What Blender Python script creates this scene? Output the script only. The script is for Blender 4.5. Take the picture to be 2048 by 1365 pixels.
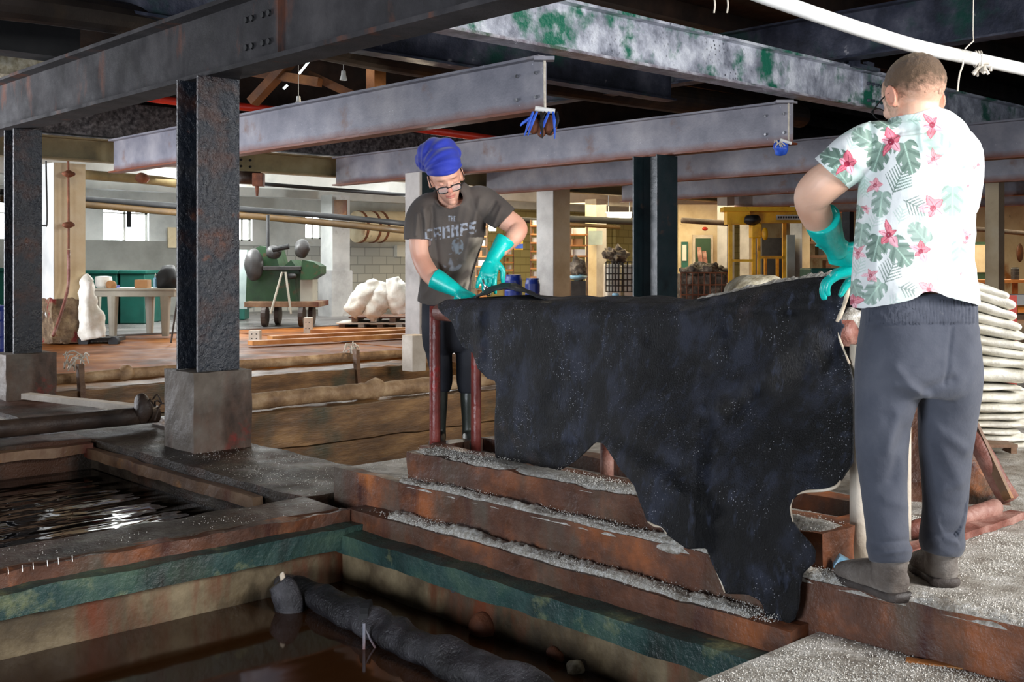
import bpy, bmesh, math, random
import numpy as np
from mathutils import Vector, Matrix, noise as mn
random.seed(7)
np.random.seed(7)
scn = bpy.context.scene
for o in list(bpy.data.objects):
    bpy.data.objects.remove(o)
C = scn.collection

# ---------------------------------------------------------------- camera, light, exposure
F = 2220.0            # focal length in photo pixels
HOR = 530.0           # photo row of the horizon
EYE = 1.10            # camera height above the salted platform
cam_d = bpy.data.cameras.new('camera')
cam_d.sensor_width = 36.0
cam_d.lens = F / 2048 * 36.0
cam_d.shift_y = -(682.5 - HOR) / 2048
cam_d.clip_start = 0.05
cam_d.clip_end = 300
cam = bpy.data.objects.new('camera', cam_d)
cam.location = (0, 0, EYE)
CA = math.atan2(0.6830, 0.7304)   # the building stands at 43 degrees to the line of sight
CR = Matrix.Rotation(-CA, 3, 'Z')
cam.rotation_euler = (math.pi / 2, 0, -CA)
C.objects.link(cam)
scn.camera = cam
scn.view_settings.view_transform = 'Standard'
scn.view_settings.look = 'None'
scn.view_settings.gamma = 1
scn.view_settings.use_curve_mapping = False
scn.view_settings.exposure = 0.13

w = bpy.data.worlds.new('daylight')
scn.world = w
w.use_nodes = True
w.node_tree.nodes['Background'].inputs[0].default_value = (0.72, 0.82, 1.0, 1)
w.node_tree.nodes['Background'].inputs[1].default_value = 0.22


def area(name, loc, target, size, power, col=(1, 1, 1), size_y=None, spread=180):
    d = bpy.data.lights.new(name, 'AREA')
    d.energy = power
    d.color = col
    d.size = size
    d.spread = math.radians(spread)
    if size_y:
        d.shape = 'RECTANGLE'
        d.size_y = size_y
    o = bpy.data.objects.new(name, d)
    loc, target = CR @ Vector(loc), CR @ Vector(target)
    o.location = loc
    o.rotation_euler = (Vector(target) - Vector(loc)).to_track_quat('-Z', 'Y').to_euler()
    C.objects.link(o)
    return o


area('added_key_light', (5.6, 0.4, 3.0), (1.2, 4.6, 0.9), 1.7, 215, (1.0, 0.98, 0.96), spread=120)  # unseen key added to light the men and the hide
area('beam_fill_light', (-3.6, -1.0, 0.35), (0.6, 8.0, 2.9), 2.0, 190, (0.84, 0.91, 1.0), spread=110)  # low fill added to lift the beam webs and undersides
area('left_fill_light', (-10.5, 11.5, 1.6), (2.5, 14.0, 2.75), 3.0, 400, (0.90, 0.93, 1.0), spread=110)  # fill added at the left for the far beams and pillars
area('girder_fill_light', (3.4, 0.6, 2.0), (0.0, 9.0, 3.2), 1.0, 28, (0.95, 0.97, 1.0), spread=70)  # weak fill added to brighten the pale girder
area('sack_fill_light', (8.0, 4.4, 2.6), (2.8, 6.4, 0.8), 1.6, 120, (1.0, 0.99, 0.96), spread=110)  # off-frame lamp added to brighten the sack stack
def point_fill(name, loc, power, col, r=0.15):
    d = bpy.data.lights.new(name, 'POINT')
    d.energy = power
    d.color = col
    d.shadow_soft_size = r
    o = bpy.data.objects.new(name, d)
    o.location = CR @ Vector(loc)
    C.objects.link(o)


point_fill('white_room_fill', (-5.45, 19.8, 1.9), 170, (0.97, 1.0, 1.0))  # added point source behind the near column, lifts the white room
point_fill('white_room_fill', (-1.35, 21.5, 1.9), 150, (0.97, 1.0, 1.0))  # second added point source, hidden behind the bending man
area('far_room_left_fill', (-4.6, 20.0, 2.45), (-4.6, 20.0, 0), 5.0, 330, (0.96, 1.0, 1.0))  # broad panel added under the ceiling to brighten the white room
area('far_room_middle_light', (2.5, 25.0, 2.45), (2.5, 25.2, 0), 5.0, 330, (1.0, 0.82, 0.5))
area('far_room_right_light', (10.5, 26.0, 2.3), (10.5, 26.2, 0), 7.0, 420, (1.0, 0.86, 0.6))
area('pit_fill_light', (-1.0, 13.0, 2.95), (-2.2, 12.6, 0), 0.4, 60, (1.0, 0.82, 0.58))  # small warm fill added for the cream pillar and pits

# ---------------------------------------------------------------- place frame: u recedes left, v recedes right
U = Vector((0, 1, 0))
V = Vector((1, 0, 0))
ANG = 0.0


def W(u, v, z):
    return U * u + V * v + Vector((0, 0, z))


def ray(px, py):
    return Vector(((px - 1024) / F, 1.0, (HOR - py) / F))


def P(px, py, Y):
    r = CR @ (ray(px, py) * Y)
    return Vector((r.x, r.y, r.z + EYE))


def onz(px, py, z):
    return P(px, py, (EYE - z) * F / (py - HOR))


def onv(px, py, v):
    return P(px, py, v / (CR @ ray(px, py)).x)


def onu(px, py, u):
    return P(px, py, u / (CR @ ray(px, py)).y)


def uv_of(p):
    return (p.y, p.x)


def srgb(r, g, b):
    def f(c):
        c = c / 255.0
        return c / 12.92 if c <= 0.04045 else ((c + 0.055) / 1.055) ** 2.4
    return (f(r), f(g), f(b), 1.0)


# ---------------------------------------------------------------- materials
MATS = {}


def mat(name, cols, scale=3.0, detail=6, rough=(0.6, 0.9), metal=0.0, bump=0.3, bscale=40.0,
        overlays=(), stretch=(1, 1, 1), bstretch=(1, 1, 1), coat=0.0, sheen=0.0, spec=0.5, attr=None, brick=None, bdist=0.01):
    """grunge material: colour ramp over noise, overlays (rgb, scale, lo, hi, stretch), bump"""
    m = bpy.data.materials.new(name)
    m.use_nodes = True
    nt = m.node_tree
    N, L = nt.nodes, nt.links
    b = N['Principled BSDF']
    tc = N.new('ShaderNodeTexCoord')

    def coord(s):
        mp = N.new('ShaderNodeMapping')
        mp.inputs['Scale'].default_value = s
        L.new(tc.outputs['Object'], mp.inputs['Vector'])
        return mp.outputs[0]

    def noise(sc, dt, s, off=0.0):
        n = N.new('ShaderNodeTexNoise')
        n.inputs['Scale'].default_value = sc
        n.inputs['Detail'].default_value = dt
        n.inputs['Roughness'].default_value = 0.62
        L.new(coord(s), n.inputs['Vector'])
        return n.outputs[0]
    n1 = noise(scale, detail, stretch)
    if attr:
        a = N.new('ShaderNodeVertexColor')
        a.layer_name = attr
        col = a.outputs[0]
    elif brick:
        bt = N.new('ShaderNodeTexBrick')
        bt.inputs['Scale'].default_value = 1.0
        bt.inputs['Brick Width'].default_value = brick[0]
        bt.inputs['Row Height'].default_value = brick[1]
        bt.inputs['Mortar Size'].default_value = brick[2]
        bt.inputs['Color1'].default_value = srgb(*cols[0][1])
        bt.inputs['Color2'].default_value = srgb(*cols[1][1])
        bt.inputs['Mortar'].default_value = srgb(*cols[2][1])
        # brick plane = (along wall, z): swizzle object coordinates
        sx = N.new('ShaderNodeSeparateXYZ')
        L.new(tc.outputs['Object'], sx.inputs[0])
        ad = N.new('ShaderNodeMath')
        ad.operation = 'ADD'
        L.new(sx.outputs[0], ad.inputs[0])
        L.new(sx.outputs[1], ad.inputs[1])
        cx = N.new('ShaderNodeCombineXYZ')
        L.new(ad.outputs[0], cx.inputs[0])
        L.new(sx.outputs[2], cx.inputs[1])
        L.new(cx.outputs[0], bt.inputs['Vector'])
        col = bt.outputs[0]
    else:
        r = N.new('ShaderNodeValToRGB')
        els = r.color_ramp.elements
        while len(els) < len(cols):
            els.new(0.5)
        for e, (p, c) in zip(els, cols):
            e.position = p
            e.color = srgb(*c)
        L.new(n1, r.inputs[0])
        col = r.outputs[0]
    for ov in overlays:
        c, sc, lo, hi = ov[:4]
        s = ov[4] if len(ov) > 4 else (1, 1, 1)
        kind = ov[5] if len(ov) > 5 else 'noise'
        if kind == 'dots':
            vt = N.new('ShaderNodeTexVoronoi')
            vt.inputs['Scale'].default_value = sc
            L.new(coord(s), vt.inputs['Vector'])
            fac = vt.outputs['Distance']
        elif kind == 'z':
            sx = N.new('ShaderNodeSeparateXYZ')
            L.new(tc.outputs['Object'], sx.inputs[0])
            n3 = noise(sc, 5, s)
            ma = N.new('ShaderNodeMath')
            ma.operation = 'MULTIPLY_ADD'
            L.new(n3, ma.inputs[0])
            ma.inputs[1].default_value = ov[6]
            L.new(sx.outputs[2], ma.inputs[2])
            fac = ma.outputs[0]
        else:
            fac = noise(sc, 6, s)
        mr = N.new('ShaderNodeMapRange')
        mr.inputs['From Min'].default_value = lo
        mr.inputs['From Max'].default_value = hi
        L.new(fac, mr.inputs['Value'])
        f2 = mr.outputs[0]
        if kind == 'dots':
            msk = N.new('ShaderNodeMapRange')
            msk.inputs['From Min'].default_value = 0.50
            msk.inputs['From Max'].default_value = 0.66
            L.new(noise(sc * 0.06, 4, s), msk.inputs['Value'])
            mm = N.new('ShaderNodeMath')
            mm.operation = 'MULTIPLY'
            L.new(f2, mm.inputs[0])
            L.new(msk.outputs[0], mm.inputs[1])
            f2 = mm.outputs[0]
        mx = N.new('ShaderNodeMix')
        mx.data_type = 'RGBA'
        L.new(f2, mx.inputs[0])
        L.new(col, mx.inputs[6])
        mx.inputs[7].default_value = srgb(*c)
        col = mx.outputs[2]
    L.new(col, b.inputs['Base Color'])
    mr = N.new('ShaderNodeMapRange')
    mr.inputs['From Min'].default_value = 0.3
    mr.inputs['From Max'].default_value = 0.7
    mr.inputs['To Min'].default_value = rough[0]
    mr.inputs['To Max'].default_value = rough[1]
    L.new(noise(scale * 1.7, 5, stretch), mr.inputs['Value'])
    L.new(mr.outputs[0], b.inputs['Roughness'])
    b.inputs['Metallic'].default_value = metal
    b.inputs['Coat Weight'].default_value = coat
    b.inputs['Coat Roughness'].default_value = 0.2
    b.inputs['Sheen Weight'].default_value = sheen
    b.inputs['Specular IOR Level'].default_value = spec
    if bump:
        bp = N.new('ShaderNodeBump')
        bp.inputs['Strength'].default_value = bump
        bp.inputs['Distance'].default_value = bdist
        L.new(noise(bscale, 5, bstretch), bp.inputs['Height'])
        L.new(bp.outputs[0], b.inputs['Normal'])
    MATS[name] = m
    return m


def emit(name, rgb, strength):
    m = bpy.data.materials.new(name)
    m.use_nodes = True
    nt = m.node_tree
    b = nt.nodes['Principled BSDF']
    b.inputs['Base Color'].default_value = (0.8, 0.8, 0.8, 1)
    b.inputs['Emission Color'].default_value = srgb(*rgb)
    b.inputs['Emission Strength'].default_value = strength
    MATS[name] = m
    return m


mat('steel_dark', [(0.3, (36, 34, 34)), (0.5, (52, 50, 52)), (0.7, (70, 67, 68))], 2.2, rough=(0.65, 0.9), bump=0.25, bscale=60,
    overlays=[((104, 62, 44), 3.0, 0.58, 0.75, (1, 1, 0.4))], spec=0.2)
mat('steel_beam', [(0.3, (96, 98, 110)), (0.5, (126, 126, 136)), (0.7, (154, 152, 158))], 1.6, rough=(0.4, 0.65), bump=0.2, bscale=45,
    overlays=[((120, 84, 64), 2.5, 0.6, 0.8, (1, 1, 1)), ((112, 54, 26), 4.0, 0.15, 0.05, (1, 1, 1), 'z', 0.07),
              ((190, 190, 200), 14.0, 0.10, 0.05, (1, 1, 1), 'dots')])
mat('girder_paint', [(0.35, (120, 124, 138)), (0.5, (182, 186, 200)), (0.62, (226, 230, 240))], 3.5, rough=(0.22, 0.5), bump=0.9, bscale=30,
    overlays=[((20, 108, 84), 2.2, 0.52, 0.62), ((52, 56, 66), 22, 0.30, 0.16, (1, 1, 1), 'dots'),
              ((90, 60, 60), 7.0, 0.10, 0.0, (1, 1, 1), 'z', 0.08)], coat=0.3, spec=0.7)
mat('girder_dark', [(0.35, (34, 38, 50)), (0.5, (58, 62, 78)), (0.68, (96, 98, 112))], 2.5, rough=(0.3, 0.6), bump=0.6, bscale=28,
    overlays=[((28, 74, 66), 1.7, 0.55, 0.7), ((170, 168, 172), 5, 0.66, 0.72)])
mat('steel_column', [(0.35, (14, 18, 25)), (0.5, (26, 32, 42)), (0.7, (44, 42, 44))], 3.0, rough=(0.20, 0.40), bump=1.0, bscale=24,
    overlays=[((74, 44, 32), 2.4, 0.52, 0.68), ((112, 62, 36), 3.6, 0.62, 0.72)], coat=0.0, spec=0.7, bdist=0.02)
mat('green_column', [(0.35, (14, 24, 28)), (0.5, (22, 38, 42)), (0.7, (36, 42, 46))], 3.0, rough=(0.3, 0.5), bump=0.4, bscale=24,
    overlays=[((80, 60, 50), 3.2, 0.62, 0.76)])
mat('yellow_steel', [(0.35, (118, 108, 80)), (0.5, (140, 128, 92)), (0.7, (156, 146, 112))], 2.0, rough=(0.4, 0.7), bump=0.15)
mat('hoist_yellow', [(0.35, (204, 140, 14)), (0.5, (236, 176, 22)), (0.7, (246, 196, 40))], 3.0, rough=(0.4, 0.6), bump=0.1,
    overlays=[((120, 70, 20), 5, 0.6, 0.75)])
mat('roughcast', [(0.35, (44, 44, 48)), (0.5, (88, 88, 92)), (0.65, (130, 130, 134))], 16, rough=(0.7, 0.9), bump=1.0, bscale=30)
mat('concrete', [(0.3, (72, 62, 52)), (0.5, (104, 93, 82)), (0.7, (138, 130, 120))], 2.2, rough=(0.5, 0.8), bump=0.5, bscale=30,
    overlays=[((106, 74, 58), 1.6, 0.5, 0.66, (1, 1, 0.5)), ((60, 44, 34), 2.8, 0.52, 0.66, (1, 1, 0.4)), ((128, 44, 34), 2.4, 0.60, 0.68, (1, 1, 1))])
mat('wet_concrete', [(0.3, (26, 19, 14)), (0.5, (52, 41, 31)), (0.7, (88, 76, 62))], 2.4, rough=(0.32, 0.66), bump=1.0, bscale=55,
    overlays=[((76, 46, 28), 1.5, 0.48, 0.6), ((180, 176, 170), 120, 0.16, 0.08, (1, 1, 1), 'dots')], coat=0.0, spec=0.4)
mat('pit_wall', [(0.3, (44, 36, 26)), (0.5, (88, 74, 54)), (0.7, (138, 122, 94))], 2.6, rough=(0.4, 0.7), bump=0.5, bscale=25,
    overlays=[((104, 52, 28), 3.0, 0.48, 0.62, (1, 1, 0.25)), ((60, 56, 44), 2.0, 0.55, 0.7, (1, 1, 0.3))])
mat('teal_ledge', [(0.3, (24, 42, 40)), (0.5, (44, 70, 66)), (0.7, (74, 96, 78))], 3.0, rough=(0.25, 0.6), bump=0.8, bscale=35,
    overlays=[((130, 134, 94), 3.4, 0.56, 0.7), ((34, 30, 26), 2.7, 0.55, 0.72, (1, 1, 0.3))])
mat('red_timber', [(0.3, (52, 30, 20)), (0.5, (92, 56, 38)), (0.7, (150, 84, 42))], 3.0, rough=(0.35, 0.7), bump=0.6, bscale=30,
    overlays=[((84, 72, 60), 2.0, 0.48, 0.62, (1, 1, 0.4)), ((56, 16, 12), 3.6, 0.55, 0.66, (1, 1, 0.15)), ((176, 100, 44), 2.3, 0.60, 0.72, (1, 1, 0.5)),
              ((196, 188, 178), 150, 0.14, 0.07, (1, 1, 1), 'dots')])
mat('brown_timber', [(0.3, (74, 50, 34)), (0.5, (112, 82, 58)), (0.7, (146, 118, 92))], 2.2, rough=(0.4, 0.75), bump=0.5, bscale=28,
    overlays=[((84, 36, 24), 2.0, 0.54, 0.66, (1, 1, 0.25)), ((158, 106, 50), 3.0, 0.6, 0.72)])
mat('wet_planks', [(0.3, (62, 42, 24)), (0.5, (112, 80, 48)), (0.7, (156, 118, 74))], 1.6, rough=(0.3, 0.65), bump=0.5, bscale=18,
    stretch=(1, 1, 5), bstretch=(1, 1, 6), overlays=[((72, 66, 46), 2.0, 0.52, 0.68)])
mat('crust_pipe', [(0.3, (104, 78, 54)), (0.5, (146, 116, 84)), (0.7, (190, 162, 126))], 5, rough=(0.5, 0.8), bump=1.0, bscale=20)
mat('dark_pipe', [(0.3, (30, 22, 18)), (0.5, (54, 40, 32)), (0.7, (82, 64, 52))], 3, rough=(0.4, 0.7), bump=0.5)
mat('duct_brown', [(0.3, (30, 24, 24)), (0.5, (46, 38, 34)), (0.7, (74, 56, 36))], 1.5, rough=(0.5, 0.8), bump=0.3)
mat('roof_wood', [(0.3, (26, 17, 13)), (0.5, (44, 30, 22)), (0.7, (66, 46, 34))], 2, rough=(0.6, 0.9), bump=0.3)
mat('rafter_wood', [(0.3, (70, 42, 22)), (0.5, (110, 68, 36)), (0.7, (150, 100, 58))], 2, rough=(0.6, 0.9), bump=0.3)
mat('orange_wood', [(0.3, (140, 80, 32)), (0.5, (186, 120, 62)), (0.7, (216, 158, 96))], 2, rough=(0.4, 0.7), bump=0.4, bscale=20)
mat('pale_wood', [(0.3, (178, 164, 146)), (0.5, (200, 188, 172)), (0.7, (222, 212, 198))], 3, rough=(0.5, 0.8), bump=0.3)
mat('salt', [(0.3, (150, 140, 124)), (0.5, (196, 190, 180)), (0.68, (232, 230, 226))], 60, detail=4, rough=(0.4, 0.7), bump=1.0, bscale=160,
    overlays=[((108, 94, 76), 4.5, 0.56, 0.72)])
mat('salt_grain', [(0.3, (190, 184, 172)), (0.7, (240, 238, 232))], 60, rough=(0.3, 0.5), bump=0)
mat('salt_floor', [(0.3, (126, 116, 104)), (0.5, (184, 178, 168)), (0.68, (226, 222, 216))], 9, detail=8, rough=(0.35, 0.6), bump=1.0, bscale=110,
    overlays=[((110, 90, 66), 1.3, 0.54, 0.72), ((238, 238, 236), 130, 0.24, 0.10, (1, 1, 1), 'dots'), ((74, 62, 50), 3.6, 0.64, 0.74)])
mat('floor_brown', [(0.3, (78, 46, 18)), (0.5, (132, 76, 28)), (0.7, (180, 116, 54))], 1.2, rough=(0.40, 0.75), bump=0.3, bscale=14, spec=0.12)
mat('floor_grey', [(0.3, (74, 70, 68)), (0.5, (102, 98, 96)), (0.7, (130, 126, 124))], 0.8, rough=(0.2, 0.5), bump=0.1)
mat('white_wall', [(0.3, (186, 188, 186)), (0.5, (214, 216, 212)), (0.7, (232, 232, 228))], 1.2, rough=(0.7, 0.9), bump=0.15,
    overlays=[((170, 150, 118), 0.9, 0.6, 0.8)])
mat('grey_wall', [(0.3, (118, 118, 112)), (0.5, (140, 140, 134)), (0.7, (158, 158, 150))], 1.0, rough=(0.7, 0.9), bump=0.15)
mat('block_wall', [(0, (196, 196, 190)), (0, (182, 184, 180)), (0, (150, 152, 148))], 1.0, rough=(0.7, 0.9), bump=0.2, brick=(0.45, 0.22, 0.012))
mat('yellow_block', [(0, (214, 200, 140)), (0, (204, 188, 126)), (0, (168, 152, 98))], 1.0, rough=(0.7, 0.9), bump=0.2, brick=(0.45, 0.22, 0.012))
mat('cream_plaster', [(0.3, (200, 178, 140)), (0.5, (224, 206, 170)), (0.7, (234, 222, 194))], 1.4, rough=(0.6, 0.85), bump=0.25,
    overlays=[((168, 106, 52), 1.5, 0.56, 0.72, (1, 1, 0.5)), ((70, 54, 40), 3.4, 0.66, 0.76)])
mat('grey_plaster', [(0.3, (140, 138, 136)), (0.5, (170, 168, 166)), (0.7, (190, 188, 184))], 1.4, rough=(0.6, 0.85), bump=0.25,
    overlays=[((110, 92, 76), 1.9, 0.6, 0.75)])
mat('crumble', [(0.3, (70, 54, 42)), (0.5, (130, 108, 84)), (0.7, (180, 160, 126))], 6, rough=(0.7, 0.9), bump=1.0, bscale=18,
    overlays=[((134, 44, 44), 3.0, 0.56, 0.62)], bdist=0.05)
mat('pipe_white', [(0.3, (196, 196, 196)), (0.5, (222, 222, 220)), (0.7, (236, 236, 234))], 3, rough=(0.3, 0.5), bump=0.1,
    overlays=[((150, 146, 136), 2.5, 0.58, 0.72)])
mat('black', [(0.3, (8, 8, 9)), (0.7, (20, 20, 22))], 3, rough=(0.55, 0.75), bump=0.1)
mat('red', [(0.3, (170, 34, 22)), (0.7, (206, 56, 34))], 3, rough=(0.3, 0.5), bump=0.1)
mat('red_pole', [(0.3, (80, 34, 28)), (0.5, (122, 50, 44)), (0.7, (150, 82, 72))], 4, rough=(0.25, 0.5), bump=0.5, bscale=30,
    overlays=[((170, 24, 24), 2.6, 0.64, 0.72)])
mat('pink_log', [(0.3, (88, 46, 36)), (0.5, (126, 76, 64)), (0.7, (172, 134, 122))], 5, rough=(0.35, 0.6), bump=0.9, bscale=24)
mat('green_bin', [(0.3, (4, 62, 54)), (0.7, (8, 84, 72))], 2, rough=(0.4, 0.6), bump=0.05)
mat('machine_green', [(0.3, (12, 36, 16)), (0.5, (20, 58, 24)), (0.7, (34, 76, 38))], 2, rough=(0.4, 0.6), bump=0.2,
    overlays=[((90, 40, 24), 4, 0.6, 0.72)])
mat('machine_dark', [(0.3, (26, 26, 26)), (0.7, (60, 56, 54))], 4, rough=(0.4, 0.6), bump=0.3)
mat('machine_grey', [(0.3, (128, 142, 140)), (0.7, (164, 176, 172))], 2, rough=(0.4, 0.6), bump=0.05)
mat('blue_plastic', [(0.3, (14, 36, 110)), (0.7, (26, 58, 150))], 2, rough=(0.3, 0.45), bump=0.05)
mat('light_blue', [(0.3, (110, 160, 190)), (0.7, (150, 196, 216))], 2, rough=(0.3, 0.45), bump=0.05)
mat('table_plastic', [(0.3, (146, 142, 128)), (0.7, (176, 172, 158))], 2, rough=(0.4, 0.6), bump=0.05)
mat('sack', [(0.3, (200, 194, 178)), (0.5, (228, 225, 214)), (0.7, (244, 243, 238))], 3, rough=(0.6, 0.85), bump=0.5, bscale=18,
    overlays=[((168, 130, 84), 2.6, 0.60, 0.74)], bdist=0.02)
mat('mottle', [(0.3, (120, 104, 76)), (0.5, (186, 176, 150)), (0.7, (220, 214, 196))], 14, rough=(0.5, 0.8), bump=1.0, bscale=30)
mat('card', [(0.3, (150, 104, 62)), (0.7, (184, 136, 90))], 2, rough=(0.7, 0.9), bump=0.05)
mat('white_plastic', [(0.3, (220, 218, 208)), (0.7, (238, 238, 232))], 2, rough=(0.3, 0.5), bump=0.05)
mat('rust', [(0.3, (84, 46, 30)), (0.5, (116, 68, 44)), (0.7, (150, 92, 60))], 5, rough=(0.6, 0.8), bump=0.8)
mat('olive_pipe', [(0.3, (92, 80, 52)), (0.5, (126, 108, 70)), (0.7, (150, 132, 90))], 2, rough=(0.5, 0.7), bump=0.2)
mat('ochre_pipe', [(0.3, (50, 34, 10)), (0.7, (84, 60, 22))], 2, rough=(0.5, 0.7), bump=0.2)
mat('scrap', [(0.3, (40, 34, 30)), (0.5, (92, 80, 68)), (0.7, (160, 146, 128))], 7, rough=(0.5, 0.8), bump=1.0)
mat('door_green', [(0.3, (40, 66, 48)), (0.7, (54, 86, 62))], 2, rough=(0.5, 0.7), bump=0.05)
mat('board_teal', [(0.3, (34, 92, 84)), (0.7, (46, 112, 100))], 2, rough=(0.5, 0.7), bump=0.05)
mat('rope', [(0.3, (170, 160, 146)), (0.7, (214, 206, 192))], 20, rough=(0.7, 0.9), bump=0.3)
mat('wire', [(0.3, (150, 150, 148)), (0.7, (190, 190, 188))], 10, rough=(0.3, 0.5), metal=0.8, bump=0)
mat('blue_strap', [(0.3, (30, 70, 180)), (0.7, (60, 110, 220))], 10, rough=(0.4, 0.6), bump=0.1)
mat('steel_bright', [(0.3, (150, 152, 156)), (0.7, (190, 192, 196))], 8, rough=(0.2, 0.4), metal=0.9, bump=0.1)
mat('hide_skin', [(0.3, (176, 156, 132)), (0.5, (206, 190, 168)), (0.7, (230, 220, 204))], 12, rough=(0.4, 0.7), bump=0.5)
# people
mat('glove', [(0.3, (0, 160, 152)), (0.5, (4, 190, 180)), (0.7, (14, 208, 198))], 7, rough=(0.25, 0.45), bump=0.5, bscale=22, coat=0.1, bdist=0.006)
mat('turban', [(0.3, (18, 32, 128)), (0.7, (30, 52, 176))], 3, rough=(0.6, 0.8), bump=0.4, bscale=9, bstretch=(1, 1, 3), sheen=0.2)
mat('trousers', [(0.3, (56, 60, 72)), (0.5, (70, 74, 86)), (0.7, (84, 87, 98))], 3, rough=(0.8, 0.95), bump=0.5, bscale=10, sheen=0.15,
    overlays=[((128, 128, 124), 5, 0.68, 0.8)], bdist=0.012)
mat('dark_trousers', [(0.3, (20, 22, 30)), (0.7, (38, 40, 50))], 3, rough=(0.7, 0.9), bump=0.5, bscale=9)
mat('rubber_boot', [(0.3, (34, 38, 34)), (0.7, (58, 62, 56))], 3, rough=(0.3, 0.5), bump=0.2)
mat('old_leather', [(0.3, (70, 60, 54)), (0.5, (104, 96, 90)), (0.7, (136, 130, 124))], 7, rough=(0.5, 0.8), bump=0.8, bscale=30)
mat('shoe_sole', [(0.3, (40, 34, 32)), (0.7, (76, 68, 64))], 7, rough=(0.5, 0.8), bump=0.5)
for nm_ in ('skin_paint', 'floral', 'tee', 'hair_paint'):
    skinny = nm_ == 'skin_paint'
    mm_ = mat(nm_, [(0, (0, 0, 0))] * 2, 6, rough=(0.45, 0.6) if skinny else (0.75, 0.95), bump=0.15 if skinny else 0.35,
              bscale=60 if skinny else 12, attr='paint', sheen=0 if skinny else 0.1, bdist=0.004 if skinny else 0.01)
    if skinny:
        mm_.node_tree.nodes['Principled BSDF'].inputs['Subsurface Weight'].default_value = 0.12
        mm_.node_tree.nodes['Principled BSDF'].inputs['Subsurface Radius'].default_value = (0.02, 0.008, 0.004)
b_h = MATS['hair_paint'].node_tree
for n_ in b_h.nodes:
    if n_.type == 'BUMP':
        n_.inputs['Strength'].default_value = 1.0
        n_.inputs['Distance'].default_value = 0.004
    if n_.type == 'TEX_NOISE' and n_.inputs['Scale'].default_value == 12:
        n_.inputs['Scale'].default_value = 200
# fur of the hide: black, bluish sheen put into the colour, salt crystals
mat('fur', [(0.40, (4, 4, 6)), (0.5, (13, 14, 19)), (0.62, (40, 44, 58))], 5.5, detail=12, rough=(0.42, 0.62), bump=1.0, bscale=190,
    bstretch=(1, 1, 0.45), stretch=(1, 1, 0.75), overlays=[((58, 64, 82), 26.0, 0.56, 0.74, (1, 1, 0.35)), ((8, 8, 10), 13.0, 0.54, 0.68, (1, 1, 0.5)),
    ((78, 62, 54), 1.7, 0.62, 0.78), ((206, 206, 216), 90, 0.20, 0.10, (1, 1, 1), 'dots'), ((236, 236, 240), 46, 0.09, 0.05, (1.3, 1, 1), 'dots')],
    spec=0.42, bdist=0.010)
mat('wet_fur', [(0.36, (24, 22, 24)), (0.5, (44, 42, 46)), (0.66, (78, 76, 80))], 5, detail=9, rough=(0.2, 0.45), bump=1.0, bscale=70,
    overlays=[((230, 230, 230), 70, 0.12, 0.06, (1, 1, 1), 'dots')], spec=0.6, bdist=0.012)


def water(name, rgb, scale, strength, rough=0.03):
    m = bpy.data.materials.new(name)
    m.use_nodes = True
    nt = m.node_tree
    b = nt.nodes['Principled BSDF']
    b.inputs['Base Color'].default_value = srgb(*rgb)
    b.inputs['Roughness'].default_value = rough
    b.inputs['IOR'].default_value = 1.33
    b.inputs['Specular IOR Level'].default_value = 0.6
    tc = nt.nodes.new('ShaderNodeTexCoord')
    mp = nt.nodes.new('ShaderNodeMapping')
    mp.inputs['Rotation'].default_value = (0, 0, 0.15)
    mp.inputs['Scale'].default_value = (0.55, 1.5, 1)
    n = nt.nodes.new('ShaderNodeTexNoise')
    n.inputs['Scale'].default_value = scale
    n.inputs['Detail'].default_value = 1.5
    bp = nt.nodes.new('ShaderNodeBump')
    bp.inputs['Strength'].default_value = strength
    bp.inputs['Distance'].default_value = 0.1
    nt.links.new(tc.outputs['Object'], mp.inputs[0])
    nt.links.new(mp.outputs[0], n.inputs['Vector'])
    nt.links.new(n.outputs[0], bp.inputs['Height'])
    nt.links.new(bp.outputs[0], b.inputs['Normal'])
    MATS[name] = m


water('rippled_water', (14, 11, 7), 3.2, 0.30)
water('brown_liquor', (50, 28, 11), 2.0, 0.04, 0.06)
emit('window_glow', (236, 244, 255), 9.0)
emit('tube_glow', (255, 244, 214), 6.0)
emit('sky_crack', (220, 240, 240), 4.0)


def glass():
    m = bpy.data.materials.new('lens_glass')
    m.use_nodes = True
    b = m.node_tree.nodes['Principled BSDF']
    b.inputs['Base Color'].default_value = (1, 1, 1, 1)
    b.inputs['Alpha'].default_value = 0.10
    b.inputs['Roughness'].default_value = 0.02
    b.inputs['IOR'].default_value = 1.45
    MATS['lens_glass'] = m


glass()


# ---------------------------------------------------------------- mesh builders
def catmull(ctrl, n):
    """ctrl: list of float tuples -> densely interpolated list"""
    pts = [np.array(c, float) for c in ctrl]
    if len(pts) < 2:
        return pts
    ext = [2 * pts[0] - pts[1]] + pts + [2 * pts[-1] - pts[-2]]
    out = []
    for i in range(1, len(ext) - 2):
        p0, p1, p2, p3 = ext[i - 1:i + 3]
        for k in range(n):
            t = k / n
            out.append(0.5 * ((2 * p1) + (-p0 + p2) * t + (2 * p0 - 5 * p1 + 4 * p2 - p3) * t * t + (-p0 + 3 * p1 - 3 * p2 + p3) * t ** 3))
    out.append(pts[-1])
    return out


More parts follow.
